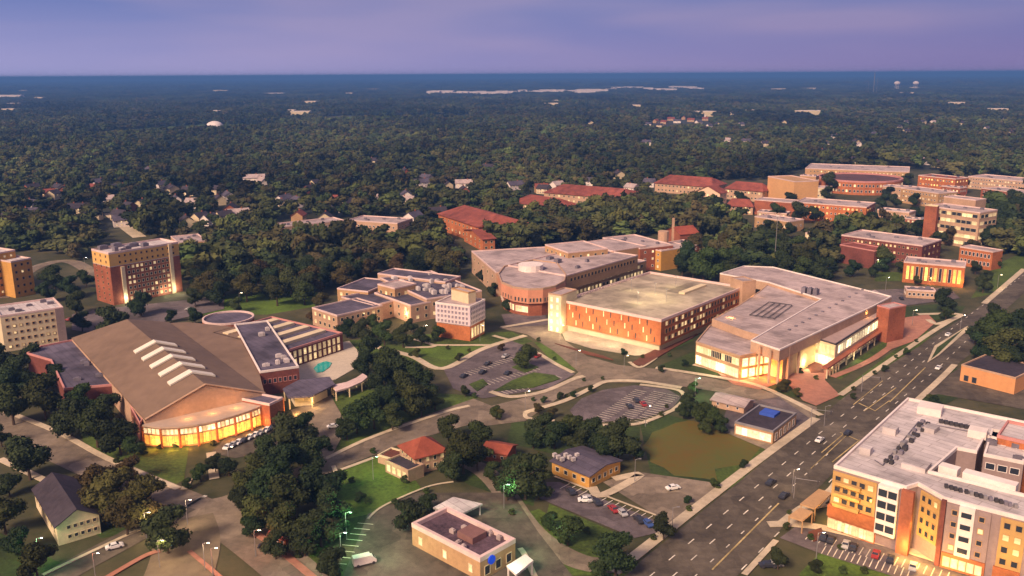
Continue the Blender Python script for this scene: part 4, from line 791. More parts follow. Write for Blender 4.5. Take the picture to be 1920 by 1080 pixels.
gblock('campus_building', 'red roofed mansion among trees left of centre, nearer part', (1040, 390), (960, 378), (1060, 365), 9, 15, peach, rredp, 8, hip=8)
gblock('campus_building', 'bright red tiled hall standing alone in the trees behind the slate roofed college', (898, 425), (822, 400), (905, 385), 13, 19, brick2, rredp, 10, hip=6)
gblock('campus_building', 'small orange brick wing below the bright red tiled hall', (905, 448), (870, 430), (915, 440), 9, 12, brick2, rredp, 4, along=1)
b = fblock('low school with slate pink roof beyond the wooded belt', (745, 418), (650, 412), (760, 398), 8, peach, rpink, 1, 12, 5, .2)
b = fblock('long thin school wing with pale roof beyond the wooded belt', (645, 412), (518, 426), (640, 405), 7, peach, rpink, 1, 14, 2, .3)
# right middle group
b = fblock('dark red brick residence with pale roof edge right of the recreation center', (1730, 460), (1578, 440), (1740, 444), 14, brickd, rpink, 3, 18, 4, .2, frame=tan)
b.vol(R4((1640, 470), (1575, 458), (1660, 452), 12), 0, 12, brickd, rredp, .5, copred)
b = fblock('orange brick hall with tall lit windows beside the boulevard', (1810, 500), (1695, 490), (1840, 475), 12.5, brick2, rpink, 1, 12, 3, .5, frame=cream, ww=1.6, wh=8, litm=glasso)
b.vol(R4((1862, 472), (1800, 462), (1868, 462), 12), 0, 12, brick2, rpink, .5); b.fac(P(1862, 472, 12), P(1800, 462, 12), 1, 11, 8, 2, 1.6, 2.6, litp=.3)
for x_, y_ in ((1745, 528), (1800, 535)): c = P(x_, y_, 2); light('court_light', (*c, 4), 900, AMBER, .5)
b = fblock('small pink roofed building half hidden by trees in front of the amber lit hall', (1480, 415), (1415, 405), (1500, 402), 9, tan, rpink, 1, 6, 3, .4)
b = fblock('low peach service building with parked cars behind the recreation center', (1755, 545), (1700, 542), (1760, 533), 5, peach, rpurp, 1, 6, 2, .2)

for lab, A, B_, C_, h, wl, rf, n1 in [('pale stair shaped roof block right of the round arena', (1712, 352), (1655, 348), (1716, 338), 12, peach, rpink, 6), ('small brick block below the glowing orange building', (1800, 352), (1765, 348), (1805, 342), 12, brick, rpink, 5),
   ('low cream block left of the round arena', (1560, 352), (1505, 350), (1565, 342), 11, cream, rpink, 8), ('narrow tan block behind the plain tan theatre tower', (1530, 330), (1500, 328), (1535, 318), 17, tan, rpink, 4), ('low brick block in front of the laboratory block left corner', (1735, 412), (1690, 408), (1738, 402), 8, brick, rwhite, 5),
   ('small cream block at the right edge above the pines', (1925, 378), (1885, 372), (1930, 366), 10, cream, rpink, 5), ('tiny white roofed block among trees left of the dark red residence', (1545, 440), (1510, 436), (1550, 430), 8, cream, rwhite, 4), ('low tan block in front of the brick hall with amber ground floor', (1475, 400), (1420, 396), (1480, 390), 8, peach, rpink, 8),
   ('narrow brick wing between the round hall and the wooded belt', (1270, 470), (1255, 465), (1300, 458), 9, brick, rpink, 3)]:
    fblock(lab, A, B_, C_, h, wl, rf, 2, n1, 3, .35)
# ------------------------------------------------------------ occupied ground: no trees inside buildings
FOOT = []
for o in list(COL.objects):
    if o.type == 'MESH' and o.parent and ('wall' in o.name or 'roof' in o.name):
        vs = [(v.co.x+o.parent.location.x, v.co.y+o.parent.location.y) for v in o.data.vertices]
        xs = [v[0] for v in vs]; ys = [v[1] for v in vs]
        if max(xs)-min(xs) > 4: FOOT.append((min(xs)-3, min(ys)-3, max(xs)+3, max(ys)+3, vs))
def hull(ps):
    ps = sorted(set(ps)); lo, up = [], []
    for lst, it in ((lo, ps), (up, ps[::-1])):
        for p_ in it:
            while len(lst) > 1 and (lst[-1][0]-lst[-2][0])*(p_[1]-lst[-2][1])-(lst[-1][1]-lst[-2][1])*(p_[0]-lst[-2][0]) <= 0: lst.pop()
            lst.append(p_)
    return lo[:-1]+up[:-1]
FOOT = [(f[0], f[1], f[2], f[3], hull([(round(a, 1), round(c, 1)) for a, c in f[4]])) for f in FOOT]
def occupied(x, y, m=2.5):
    for f in FOOT:
        if f[0]-m < x < f[2]+m and f[1]-m < y < f[3]+m:
            for dx, dy in ((0, 0), (m, 0), (-m, 0), (0, m), (0, -m)):
                if inpoly(x+dx, y+dy, f[4]): return True
    return False
# ------------------------------------------------------------ suburban houses among the trees
HOUSES = [(300, 345, 1), (322, 352, 0), (470, 332, 2), (375, 405, 0), (392, 408, 1), (240, 385, 3), (265, 380, 0), (330, 372, 1), (200, 372, 2), (150, 388, 0), (120, 355, 3), (355, 355, 0), (428, 365, 1), (410, 372, 0),
 (530, 380, 0), (560, 375, 1), (580, 352, 3), (625, 385, 1), (650, 378, 0), (610, 405, 0), (800, 332, 1), (838, 345, 0), (870, 342, 2), (915, 312, 0), (965, 345, 1), (1020, 352, 0), (1045, 345, 2), (1100, 338, 1), (1160, 325, 0),
 (60, 380, 1), (30, 400, 3), (85, 400, 0), (185, 340, 1), (110, 350, 0), (1218, 340, 1), (1185, 350, 2), (700, 300, 0), (760, 320, 3), (280, 318, 1), (225, 350, 3), (175, 400, 0), (230, 410, 1), (420, 402, 0), (445, 398, 2),
 (1545, 283, 0), (1565, 255, 1), (1605, 265, 0), (1612, 270, 2), (1685, 237, 0), (1700, 228, 1), (1730, 228, 0), (1750, 228, 2), (1805, 230, 0), (1320, 215, 1), (1345, 232, 0), (1390, 232, 1), (1470, 228, 0), (1735, 300, 2), (1760, 305, 0),
 (1215, 232, 1), (1230, 226, 4), (1245, 228, 4), (1258, 222, 4), (1270, 226, 1), (1282, 220, 4), (1296, 224, 4), (1310, 228, 1), (1322, 222, 4), (1238, 234, 0), (90, 360, 4), (100, 362, 0), (180, 350, 4), (620, 372, 4), (870, 355, 3), (820, 395, 0), (1015, 350, 4), (1330, 235, 1), (1372, 212, 0), (1880, 222, 0), (1850, 240, 1), (1860, 420, 2), (1900, 430, 0), (560, 402, 4), (1700, 245, 0), (1640, 250, 1)]
_r = random.Random(21)
for _ in range(22):
    px_, py_ = _r.uniform(0, 800), _r.uniform(335, 412)
    if all(abs(px_-h_[0]) > 16 or abs(py_-h_[1]) > 7 for h_ in HOUSES) and not (505 < px_ < 770 and py_ > 385): HOUSES.append((px_, py_, _r.choice([0, 1, 2, 0, 1, 3])))
for _ in range(9):
    px_, py_ = _r.uniform(850, 1900), _r.uniform(215, 300)
    if all(abs(px_-h_[0]) > 16 or abs(py_-h_[1]) > 5 for h_ in HOUSES): HOUSES.append((px_, py_, _r.choice([0, 1, 2])))
HM = [(cream, rdark), (white, rpurp), (white, rpink), (brick, rdark), (tan, rredp)]
hword = ['cream walled house with dark roof', 'white house with slate grey roof', 'white house with pale roof', 'brick house with dark roof', 'tan house with reddish roof']
HP = []; HPX = []
def place_word(px, py):
    h_ = 'far left' if px < 240 else 'left' if px < 560 else 'left of centre' if px < 880 else 'centre' if px < 1100 else 'right of centre' if px < 1400 else 'right' if px < 1680 else 'far right'
    return h_
lists = {}
hproto = {}
for i, (px, py, k) in enumerate(HOUSES):
    z = 6; x, y = P(px, py, z); rr = random.Random(i); w_, d_ = rr.uniform(11, 19), rr.uniform(8, 11); an = rr.uniform(0, 3.1)
    if px == 470: w_, d_ = 32, 16
    if occupied(x, y, 4): continue
    key = (k, i % 3) if px != 470 else 'big'
    if key not in hproto:
        qd = [(-w_/2, -d_/2), (w_/2, -d_/2), (w_/2, d_/2), (-w_/2, d_/2)]
        b = Bld('suburban_house', 'x', 'house', (0, 0)); b.gable(qd, 0, 6, 9.5, *HM[k], over=.6); 
        g = G(); g.box((w_*.2, 0, 7.5), (1, 1, 3)); b.part('chimney', g, [brick])
        b.fac(qd[0], qd[1], .6, 5.6, 4, 2, 1.3, 1.4, litp=.4); b.fac(qd[2], qd[3], .6, 5.6, 4, 2, 1.3, 1.4, litp=.4); hproto[key] = b.e; e = b.e
    else:
        s_ = hproto[key]; e = s_.copy(); COL.objects.link(e)
        for ch in s_.children:
            c2 = ch.copy(); c2.parent = e; COL.objects.link(c2)
            for c3 in ch.children: c4 = c3.copy(); c4.parent = c2; COL.objects.link(c4)
    e.location = (x, y, 0); e.rotation_euler = (0, 0, an)
    band = 'near the horizon woods' if py < 245 else 'in the upper woods' if py < 320 else 'in the suburb woods' if py < 370 else 'in the nearest suburb row'
    lists.setdefault((hword[k], band), []).append((px, e)); HP.append((x, y)); HPX.append((px, py))
ORD = ['first', 'second', 'third', 'fourth', 'fifth', 'sixth', 'seventh', 'eighth', 'ninth', 'tenth', 'eleventh', 'twelfth', 'thirteenth', 'fourteenth', 'fifteenth', 'sixteenth', 'seventeenth', 'eighteenth', 'nineteenth', 'twentieth']
def ordinal(i): return ORD[i] if i < 20 else 'twenty-'+ORD[i-20] if i < 29 else 'number %d' % (i+1)
for (wd, band), l_ in lists.items():
    l_.sort(key=lambda t: t[0])
    for i, (px, e) in enumerate(l_):
        tag(e, f'{wd} {band}, {ordinal(i)} from left' if len(l_) > 1 else f'{wd} {band}', 'house', 'houses among the suburban trees')
# ------------------------------------------------------------ far landmarks
k = 0
for i in range(28):
    px = 812+i*18.4+random.uniform(-4, 4); py = 175-i*.28+random.uniform(-1.5, 1.5)
    if i > 17: py = 166+random.uniform(-2, 3)
    x, y = P(px, py, 8); wq, dq = random.uniform(50, 150), random.uniform(60, 200)
    b = Bld('warehouse', f'long white warehouse in the pale strip near the horizon, {ordinal(i)} from the left', 'warehouse', (x, y), 'warehouses near the horizon')
    qd = [(x-wq/2, y-dq/2), (x+wq/2, y-dq/2), (x+wq/2, y+dq/2), (x-wq/2, y+dq/2)]; FOOT.append((x-wq, y-dq-160, x+wq, y+dq, qd)); b.vol(qd, 0, random.uniform(14, 22), white, rwhite, .8, white)
for i, (px, py, wq, hq, lab) in enumerate([(12, 178, 180, 22, 'white building speck near the horizon at the far left edge'), (402, 230, 40, 14, 'white domed building alone in the middle woods at left'), (75, 208, 30, 10, 'small pale building in the woods near the horizon at far left'), (515, 174, 120, 12, 'pale shed near the horizon left of centre'), (370, 192, 90, 10, 'thin pale shed in the blue woods at left')]):
    x, y = P(px, py, hq); b = Bld('distant_building', lab, 'building', (x, y))
    if i == 1:
        g = G(); nn = 20
        for r_ in range(6):
            a0, a1 = r_*math.pi/12, (r_+1)*math.pi/12
            for s_ in range(nn):
                t0_, t1_ = s_*2*math.pi/nn, (s_+1)*2*math.pi/nn
                g.add([(x+wq/2*math.cos(a)*math.cos(t), y+wq/2*math.cos(a)*math.sin(t), 4+hq*math.sin(a)) for a, t in ((a0, t0_), (a0, t1_), (a1, t1_), (a1, t0_))], [(0, 1, 2, 3)])
        b.part('dome', g, [white]); g = G(); g.prism([(x+wq/2*math.cos(t*.314), y+wq/2*math.sin(t*.314)) for t in range(20)], 0, 4.1); b.part('wall', g, [cream])
    else: b.vol([(x-wq/2, y-20), (x+wq/2, y-20), (x+wq/2, y+20), (x-wq/2, y+20)], 0, hq, white, rwhite, .8, white)
    FOOT.append((x-60, y-120, x+60, y+60, [(x-wq*.6, y-100), (x+wq*.6, y-100), (x+wq*.6, y+30), (x-wq*.6, y+30)]))
_r = random.Random(5); pale = sorted([(_r.uniform(20, 1900), _r.uniform(158, 212)) for _ in range(26)])
for i, (px, py) in enumerate(pale):
    x, y = P(px, py, 12); wq = _r.uniform(25, 70)*(1.6 if py < 180 else 1); qd = [(x-wq/2, y-14), (x+wq/2, y-14), (x+wq/2, y+14), (x-wq/2, y+14)]
    b = Bld('distant_building', f'tiny pale building speck in the far blue woods, {ordinal(i)} from the left', 'building', (x, y), 'pale specks in the far woods'); b.vol(qd, 0, 15, cream, rwhite, .8, white); FOOT.append((x-60, y-260, x+60, y+30, [(x-wq*.5, y-250), (x+wq*.5, y-250), (x+wq*.5, y+16), (x-wq*.5, y+16)]))
for px, lab in ((1681, 'white water tower near the horizon at right, left one of two'), (1716, 'white water tower near the horizon at right, right one of two')):
    x, y = P(px, 170, 0); e = empty('water_tower', (x, y, 0)); tag(e, lab, 'water tower', 'water towers near the horizon'); g = G()
    for r_ in range(8):
        a0, a1 = -math.pi/2+r_*math.pi/8, -math.pi/2+(r_+1)*math.pi/8
        for s_ in range(16):
            t0_, t1_ = s_*math.pi/8, (s_+1)*math.pi/8
            g.add([(x+20*math.cos(a)*math.cos(t), y+20*math.cos(a)*math.sin(t), 48+14*math.sin(a)) for a, t in ((a0, t0_), (a0, t1_), (a1, t1_), (a1, t0_))], [(0, 1, 2, 3)])
    g.obj('tank', [white], e, (x, y, 0)); g = G()
    for a in range(5): g.bar((x+14*math.cos(a*1.2566), y+14*math.sin(a*1.2566), 0), (x+12*math.cos(a*1.2566), y+12*math.sin(a*1.2566), 40), .8, 6)
    g.bar((x, y, 0), (x, y, 36), 2, 8); g.obj('legs', [white], e, (x, y, 0))
x, y = P(1637, 178, 0); e = empty('radio_mast', (x, y, 0)); tag(e, 'tall thin pale radio mast standing on the horizon at right', 'mast'); g = G()
for a in range(3): g.bar((x+2.5*math.cos(a*2.094), y+2.5*math.sin(a*2.094), 0), (x+.8*math.cos(a*2.094), y+.8*math.sin(a*2.094), 122), .5, 4)
for z in range(0, 120, 6):
    r_ = 2.5-1.7*z/125
    for a in range(3): g.bar((x+r_*math.cos(a*2.094), y+r_*math.sin(a*2.094), z), (x+r_*math.cos((a+1)*2.094), y+r_*math.sin((a+1)*2.094), z+6), .25, 3)
g.obj('lattice', [metal], e, (x, y, 0)); g = G(); g.bar((x, y, 119), (x, y, 127), .3, 5); g.obj('antenna', [white], e, (x, y, 0))
for px in (1627, 1643): 
    x, y = P(px, 176, 0); e = empty('radio_mast', (x, y, 0)); tag(e, 'short thin mast beside the tall mast on the horizon, on its %s side' % ('left' if px < 1637 else 'right'), 'mast'); g = G(); g.bar((x, y, 0), (x, y, 85), .9, 5, r2=.4); g.obj('pole', [metal], e, (x, y, 0)); g = G(); g.bar((x, y, 85), (x, y, 92), .25, 4); g.obj('antenna', [white], e, (x, y, 0))
# ------------------------------------------------------------ tree kit
def ico(sub_=1):
    t = (1+5**.5)/2; v = [V(p_)/np.linalg.norm(p_) for p_ in [(-1, t, 0), (1, t, 0), (-1, -t, 0), (1, -t, 0), (0, -1, t), (0, 1, t), (0, -1, -t), (0, 1, -t), (t, 0, -1), (t, 0, 1), (-t, 0, -1), (-t, 0, 1)]]
    f = [(0, 11, 5), (0, 5, 1), (0, 1, 7), (0, 7, 10), (0, 10, 11), (1, 5, 9), (5, 11, 4), (11, 10, 2), (10, 7, 6), (7, 1, 8), (3, 9, 4), (3, 4, 2), (3, 2, 6), (3, 6, 8), (3, 8, 9), (4, 9, 5), (2, 4, 11), (6, 2, 10), (8, 6, 7), (9, 8, 1)]
    for _ in range(sub_):
        c = {}; nf = []
        def mid(a, b_):
            k_ = (min(a, b_), max(a, b_))
            if k_ not in c: m_ = v[a]+v[b_]; v.append(m_/np.linalg.norm(m_)); c[k_] = len(v)-1
            return c[k_]
        for a, b_, d in f: ab, bd, da = mid(a, b_), mid(b_, d), mid(d, a); nf += [(a, ab, da), (b_, bd, ab), (d, da, bd), (ab, bd, da)]
        f = nf
    return np.array(v), f
IV, IF = ico(1); IV0, IF0 = ico(0)
def crown_mesh(name, seed, nl, nleaf, ls, m, base=.16, cone=False, core=True, fine=True):
    """unit tree: height 1, crown radius ~.5; foliage = leaf clumps on uneven lobes"""
    r_ = np.random.default_rng(seed); vs, fs = [], []
    lobes = []
    for i in range(nl):
        t = i/nl; zz = base+.14+(1-base-.26)*((i*.618) % 1.0); env = math.sin(math.pi*min(1, max(.12, (zz-base)/(1-base)*.8+.12)))**.6
        if cone: env = (1-zz)*1.1+.12
        a = i*2.399+r_.uniform(-.4, .4); rad = r_.uniform(.12, .36)*env
        lobes.append((V((rad*math.cos(a), rad*math.sin(a), zz)), r_.uniform(.13, .21)*(.75+.35*env)))
    lobes.append((V((0, 0, base+.32)), .24)); lobes.append((V((.02, 0, .82 if not cone else .75)), .15))
    if core:
        for c, s_ in lobes:
            k_ = len(vs); vv = (IV if fine else IV0)*s_*.82*V((1, 1, .82))*(1+r_.uniform(-.14, .14, (len(IV if fine else IV0), 1)))+c
            vs += [tuple(p_) for p_ in vv]; fs += [tuple(j+k_ for j in f) for f in (IF if fine else IF0)]
    per = nleaf//len(lobes)
    for c, s_ in lobes:
        d = r_.normal(size=(per, 3)); d[:, 2] = d[:, 2]*.9+.25; d /= np.linalg.norm(d, axis=1)[:, None]
        ctr = c+d*V((1, 1, .85))*s_*r_.uniform(.78, 1.16, (per, 1))
        nrm = d+r_.normal(size=(per, 3))*.55; nrm /= np.linalg.norm(nrm, axis=1)[:, None]
        t1 = np.cross(nrm, r_.normal(size=(per, 3))); t1 /= np.linalg.norm(t1, axis=1)[:, None]; t2 = np.cross(nrm, t1)
        sz = ls*r_.uniform(.6, 1.35, (per, 1)); k_ = len(vs)
        P4 = np.stack([ctr-t1*sz-t2*sz*.6, ctr+t1*sz*.9-t2*sz*.7, ctr+t1*sz*.7+t2*sz*.8, ctr-t1*sz*.8+t2*sz*.65], 1).reshape(-1, 3)
        vs += [tuple(p_) for p_ in P4]; fs += [(k_+4*i, k_+4*i+1, k_+4*i+2, k_+4*i+3) for i in range(per)]
    me = bpy.data.meshes.new(name); me.from_pydata(vs, [], fs); me.materials.append(m); me.update(); return me
def trunk_mesh(seed):
    g = G(); rr = random.Random(seed); g.bar((0, 0, 0), (.01, 0, .3), .035, 7, r2=.024); g.bar((.01, 0, .3), (0, .01, .62), .024, 6, r2=.01)
    for i in range(5):
        a = i*1.3+rr.random(); z = .24+.07*i; g.bar((.01*(z < .4), 0, z), (.24*math.cos(a), .24*math.sin(a), z+.2), .014, 5, r2=.005)
    me = bpy.data.meshes.new('trunk'); me.from_pydata(g.v, [], g.f); me.materials.append(bark); return me
KIT = {'dark': [crown_mesh('crown', 10+i, 15, 3400, .025, leafd) for i in range(4)], 'green': [crown_mesh('crown', 20+i, 14, 3400, .025, leaf) for i in range(4)], 'olive': [crown_mesh('crown', 30+i, 16, 3400, .025, leafy) for i in range(3)]}
KIT['cone'] = [crown_mesh('crown', 40, 14, 2000, .028, leafd, base=.1, cone=True)]
TR = [trunk_mesh(i) for i in range(3)]
TREES = []     # x, y, height, radius, kind, px, py
def tree_at(cx, cy, rpx, kind='dark', asp=1.9):
    """crown circle in the photo -> position on the ground, height, radius"""
    hc = 7
    for _ in range(5):
        x, y = P(cx, cy, hc); dep = math.hypot(math.hypot(x, y), H-hc); rm = rpx*dep/math.hypot(F, cx-960)*1.02; hc = rm*asp*.58
    TREES.append((x, y, rm*asp, rm, kind, cx, cy))
EX = """35,700,42 80,740,44 20,755,40 0,670,35 130,775,42 178,795,42 222,812,40 250,835,24 60,665,25 110,700,25 150,745,30 15,725,35 195,760,30
50,852,46 0,815,22 210,597,33 262,565,26 140,565,24 152,600,20 365,555,20 100,520,26 130,535,22 85,545,20 160,520,18 320,590,14 365,590,18 442,570,16
310,990,46 65,1045,40 15,905,26 5,960,40 30,1010,30
375,882,20 403,868,18 428,872,20 350,905,12
548,815,46 585,845,36 505,838,30 530,860,40 570,800,30 480,870,28 455,905,26
500,905,45 545,925,48 592,905,44 622,945,40 480,955,38 540,980,42 600,985,38 455,935,26 570,1010,32 515,1020,28 630,900,24 475,985,24 620,1050,32 640,990,18
690,648,26 722,672,32 748,690,34 785,705,32 712,702,30 682,678,24 760,720,32 800,722,24 770,745,34 735,752,32 700,768,34 668,778,32 650,800,24 735,780,26 790,755,26 715,740,26 815,748,20
650,612,20 680,618,26 720,622,24 755,628,22 700,605,18 790,628,18 820,622,16 770,610,14
840,800,28 868,842,44 900,812,30 850,868,30 895,850,32 930,772,14 872,732,12 920,880,20
986,665,25 970,562,20 952,568,14 905,515,14 925,540,14
1015,800,32 1065,800,32 1112,812,34 1160,822,40 1040,810,30 1090,822,28 1135,838,30 1190,840,22 1000,820,20
985,888,46 950,910,28 1010,905,30 965,870,26
1295,752,22 1318,770,24 1342,782,22 1352,795,16 1282,768,16 1300,725,12 1325,795,18
1155,1035,44 1065,990,32 1245,985,26 1030,975,20 1130,1060,24 770,960,36 800,940,20
1772,560,24 1845,530,18 1775,585,14 1660,480,22 1680,470,18 1655,495,14 1755,450,22 1720,452,14 1800,445,12
1878,618,42 1855,622,32 1868,588,24 1885,650,42 1914,606,32 1850,648,30 1915,625,34 1900,670,30 1855,665,24 1830,625,20 1910,640,30
1295,478,30 1320,490,34 1280,495,24 1350,490,30 1335,465,26 1385,485,28 1300,500,22
1460,1045,22 1475,985,8 1500,962,8 1600,742,7 1660,690,8 1700,658,8 780,660,10 860,668,9 675,930,12 1290,935,9 1530,1060,14 1395,868,10 1720,765,18 1755,755,16 1340,905,10 1050,740,8 1075,738,7 1108,728,7 1020,748,8 1170,660,8 1240,690,8 1285,680,8
1470,490,26 1500,485,28 1440,495,24 1520,470,24 1420,470,26 1490,462,24 1455,465,24 1530,495,20 1600,500,18 1555,480,20 1400,455,24 1560,500,12
1560,340,20 1550,360,14 1655,375,14 1678,375,14 1500,395,22 1530,400,16 1680,425,22 1720,425,18 1650,425,14 1880,400,30 1905,390,30 1860,440,24 1890,440,24 1870,410,26
1480,372,16 1455,395,18 1510,368,12 1640,345,12 1665,360,14 1700,335,14 1715,372,14 1630,410,18 1655,400,14 1610,425,16 1580,430,14 1720,400,16 1745,425,18 1775,430,16 1805,345,14 1790,372,12 1870,375,18 1900,368,16 1390,372,16 1350,385,20 1310,375,20 1440,425,18 1480,430,16 1560,425,14 1690,500,12 1640,505,14 1830,500,14 1870,490,12 1850,515,12 1740,510,10 1720,525,10 1780,520,10"""
OL = [(210, 925, 50), (180, 895, 36), (262, 940, 46), (235, 965, 38), (170, 935, 30), (290, 960, 28), (150, 905, 20), (280, 910, 30), (600, 560, 16), (585, 590, 12), (1310, 455, 22), (1360, 455, 22), (240, 880, 26), (935, 775, 12), (1010, 765, 12), (1035, 772, 12), (450, 600, 10), (1820, 460, 16), (1780, 440, 18), (940, 650, 8), (1470, 720, 14), (1495, 735, 10)]
rr = random.Random(3)
for t in EX.split():
    a, b_, c = map(float, t.split(',')); tree_at(a, b_, c, rr.choice(['dark', 'dark', 'green']))
for a, b_, c in OL: tree_at(a, b_, c, 'olive')
# wooded belts: individual crowns
BELTS = [[(340, 470), (400, 430), (560, 435), (760, 432), (880, 455), (880, 500), (700, 495), (640, 520), (590, 545), (560, 545), (440, 545), (395, 555), (350, 545)],
         [(905, 385), (1000, 395), (1100, 385), (1240, 370), (1335, 372), (1345, 420), (1300, 425), (1180, 420), (1080, 430), (1020, 440), (910, 445)],
         [(1335, 420), (1380, 405), (1420, 440), (1540, 440), (1570, 470), (1560, 505), (1345, 500), (1330, 450)],
         [(1845, 380), (1930, 360), (1930, 470), (1850, 440)], [(0, 400), (180, 395), (185, 440), (150, 470), (60, 450), (0, 440)]]
def placed(x, y, d):
    return any((x-t[0])**2+(y-t[1])**2 < (d*(t[3]*.5+2))**2 for t in TREES)
cand = []
for bp in BELTS:
    wp = PL(bp, 9); xs = [p_[0] for p_ in wp]; ys = [p_[1] for p_ in wp]; yy = min(ys)
    while yy < max(ys):
        xx = min(xs)
        while xx < max(xs):
            x, y = xx+rr.uniform(-4, 4), yy+rr.uniform(-4, 4)
            if inpoly(x, y, wp) and not occupied(x, y, 3): cand.append((x, y))
            xx += 12.5
        yy += 12.5
cand.sort(key=lambda c: math.hypot(*c)); EXTRA = []
for x, y in cand:
    if placed(x, y, 1.1): continue
    h_ = rr.uniform(11, 17)
    if len(TREES) < 298: TREES.append((x, y, h_, h_*rr.uniform(.46, .56), rr.choice(['dark', 'dark', 'green', 'olive']), *proj(x, y, h_*.6)))
    else: EXTRA.append((x, y))
LM = [('sports hall', 360, 700), ('brick tower', 260, 510), ('college building', 740, 560), ('lattice office cube', 875, 600), ('round fronted hall', 1000, 490), ('parking garage', 1220, 580), ('recreation center', 1500, 620), ('bank', 870, 1000), ('red roofed house', 780, 860), ('dry field', 1320, 850), ('oval parking lot', 1170, 760), ('boulevard', 1500, 850), ('white apartments', 1760, 900), ('cream gabled house', 110, 980), ('ochre walled office', 1100, 880), ('amber lit brick hall', 1770, 500), ('laboratory block', 1790, 400), ('island parking lot', 950, 700), ('drive-in shop', 1430, 790), ('tiny red shed', 515, 1000), ('leftmost cream block', 60, 610), ('peach shop', 1860, 700), ('swimming pool', 605, 690), ('bright red tiled hall', 860, 410)]
grp = {}
for t in TREES:
    px, py = t[5], t[6]; lm = min(LM, key=lambda m_: math.hypot((m_[1]-px), (m_[2]-py)*1.4)); dx, dy = px-lm[1], (py-lm[2])*1.6
    side = ('right of' if dx > 0 else 'left of') if abs(dx) > abs(dy) else ('in front of' if dy > 0 else 'behind')
    size = 'large' if t[3] > 8.5 else 'small' if t[3] < 4.5 else 'medium'
    grp.setdefault((size, t[4], side, lm[0]), []).append(t)
cname = {'dark': 'deep green', 'green': 'mid green', 'olive': 'olive', 'cone': 'dark conical'}
ti = 0
for (size, kind, side, lm), l_ in grp.items():
    l_.sort(key=lambda t: t[5])
    for i, t in enumerate(l_):
        e = empty('broadleaf_tree', (t[0], t[1], 0), rr.uniform(0, 6.28))
        lab = f'{size} {cname[kind]} tree {side} the {lm}' + (f', {ordinal(i)} from left' if len(l_) > 1 else '')
        tag(e, lab, 'tree', 'trees of the campus and its wooded belts')
        c = bpy.data.objects.new('crown', KIT[kind][ti % len(KIT[kind])]); COL.objects.link(c); c.parent = e; c.scale = (t[3]*1.95, t[3]*1.95*rr.uniform(.9, 1.1), t[2])
        k_ = bpy.data.objects.new('trunk', TR[ti % 3]); COL.objects.link(k_); k_.parent = e; k_.scale = (t[2]*1.0, t[2]*1.0, t[2]*.97); ti += 1
# ------------------------------------------------------------ woods: uncountable canopy as one object
UP = [(-400, 470), (0, 440), (70, 440), (185, 400), (340, 430), (400, 430), (560, 435), (640, 440), (760, 432), (880, 455), (910, 445), (1020, 440), (1240, 415), (1345, 420), (1345, 372), (1400, 395), (1500, 415), (1560, 440), (1580, 430), (1700, 425), (1740, 430), (1850, 445), (1950, 460), (2400, 520), (2400, 100), (-400, 100)]
OPEN = [[(180, 430), (340, 430), (340, 470), (180, 470)], [(510, 396), (768, 388), (768, 432), (510, 436)], [(812, 380), (908, 378), (912, 455), (860, 452), (815, 420)], [(955, 368), (1010, 346), (1175, 345), (1175, 378), (1050, 395), (960, 392)],
        [(1205, 326), (1440, 322), (1500, 302), (1712, 300), (1800, 312), (1930, 312), (1930, 372), (1860, 380), (1850, 450), (1730, 445), (1700, 405), (1500, 425), (1400, 410), (1345, 392), (1330, 372), (1220, 362)], [(325, 432), (395, 432), (395, 465), (335, 465)], [(500, 235), (560, 228), (380, 226), (90, 248), (120, 252)], [(570, 222), (890, 216), (880, 207), (620, 211)], [(1215, 218), (1330, 214), (1340, 234), (1220, 238)]]
OPENW = [(205, 398), (235, 425), (262, 447), (250, 447), (222, 425), (195, 398)]
UPa = [V(p_) for p_ in UP]
def vec_in(px, py, poly):
    c = np.zeros(len(px), bool); j = len(poly)-1
    for i in range(len(poly)):
        (xi, yi), (xj, yj) = poly[i], poly[j]
        if yi != yj: c ^= ((yi > py) != (yj > py)) & (px < (xj-xi)*(py-yi)/(yj-yi)+xi)
        j = i
    return c
M3n = np.array(M3i)
def vproj(x, y, z):
    p_ = np.stack([x, y, z-H], 1)@M3n.T; return 960+F*p_[:, 0]/-p_[:, 2], 540-F*p_[:, 1]/-p_[:, 2]
def scatter(d0, d1, step, hmin, hmax, seed, keep=1.0):
    r_ = np.random.default_rng(seed); ys = np.arange(d0*.8, d1, step); X, Y = [], []
    for y_ in ys:
        hw_ = y_*.66+30; xs = np.arange(-hw_, hw_, step); X.append(xs+r_.uniform(-.45, .45, len(xs))*step); Y.append(y_+r_.uniform(-.45, .45, len(xs))*step)
    x, y = np.concatenate(X), np.concatenate(Y); d = np.hypot(x, y); k_ = (d >= d0) & (d < d1) & (r_.random(len(x)) < keep); x, y = x[k_], y[k_]
    h_ = r_.uniform(hmin, hmax, len(x))*(1+.18*np.sin(x/170+y/230)*np.sin(y/120-x/310)); px, py = vproj(x, y, h_*.75); _, pyt = vproj(x, y, h_*1.05)
    ok = vec_in(px, py, UP)
    for o_ in OPEN+[OPENW]: ok &= ~vec_in(px, py, o_)
    for f in FOOT:
        nb = ok & (x > f[0]-5) & (x < f[2]+5) & (y > f[1]-5) & (y < f[3]+5)
        if nb.any(): ok &= ~(nb & vec_in(x, y, f[4])) if f[3]-f[1] < 400 else ~nb
    for (hx, hy), (qx, qy) in zip(HP, HPX):
        ok &= ~(((x-hx)**2+(y-hy)**2 < 19**2) | ((abs(px-qx) < (11 if qx != 470 else 26)) & (pyt < qy+2) & (y < hy)))
    return np.stack([x, y, h_], 1)[ok]
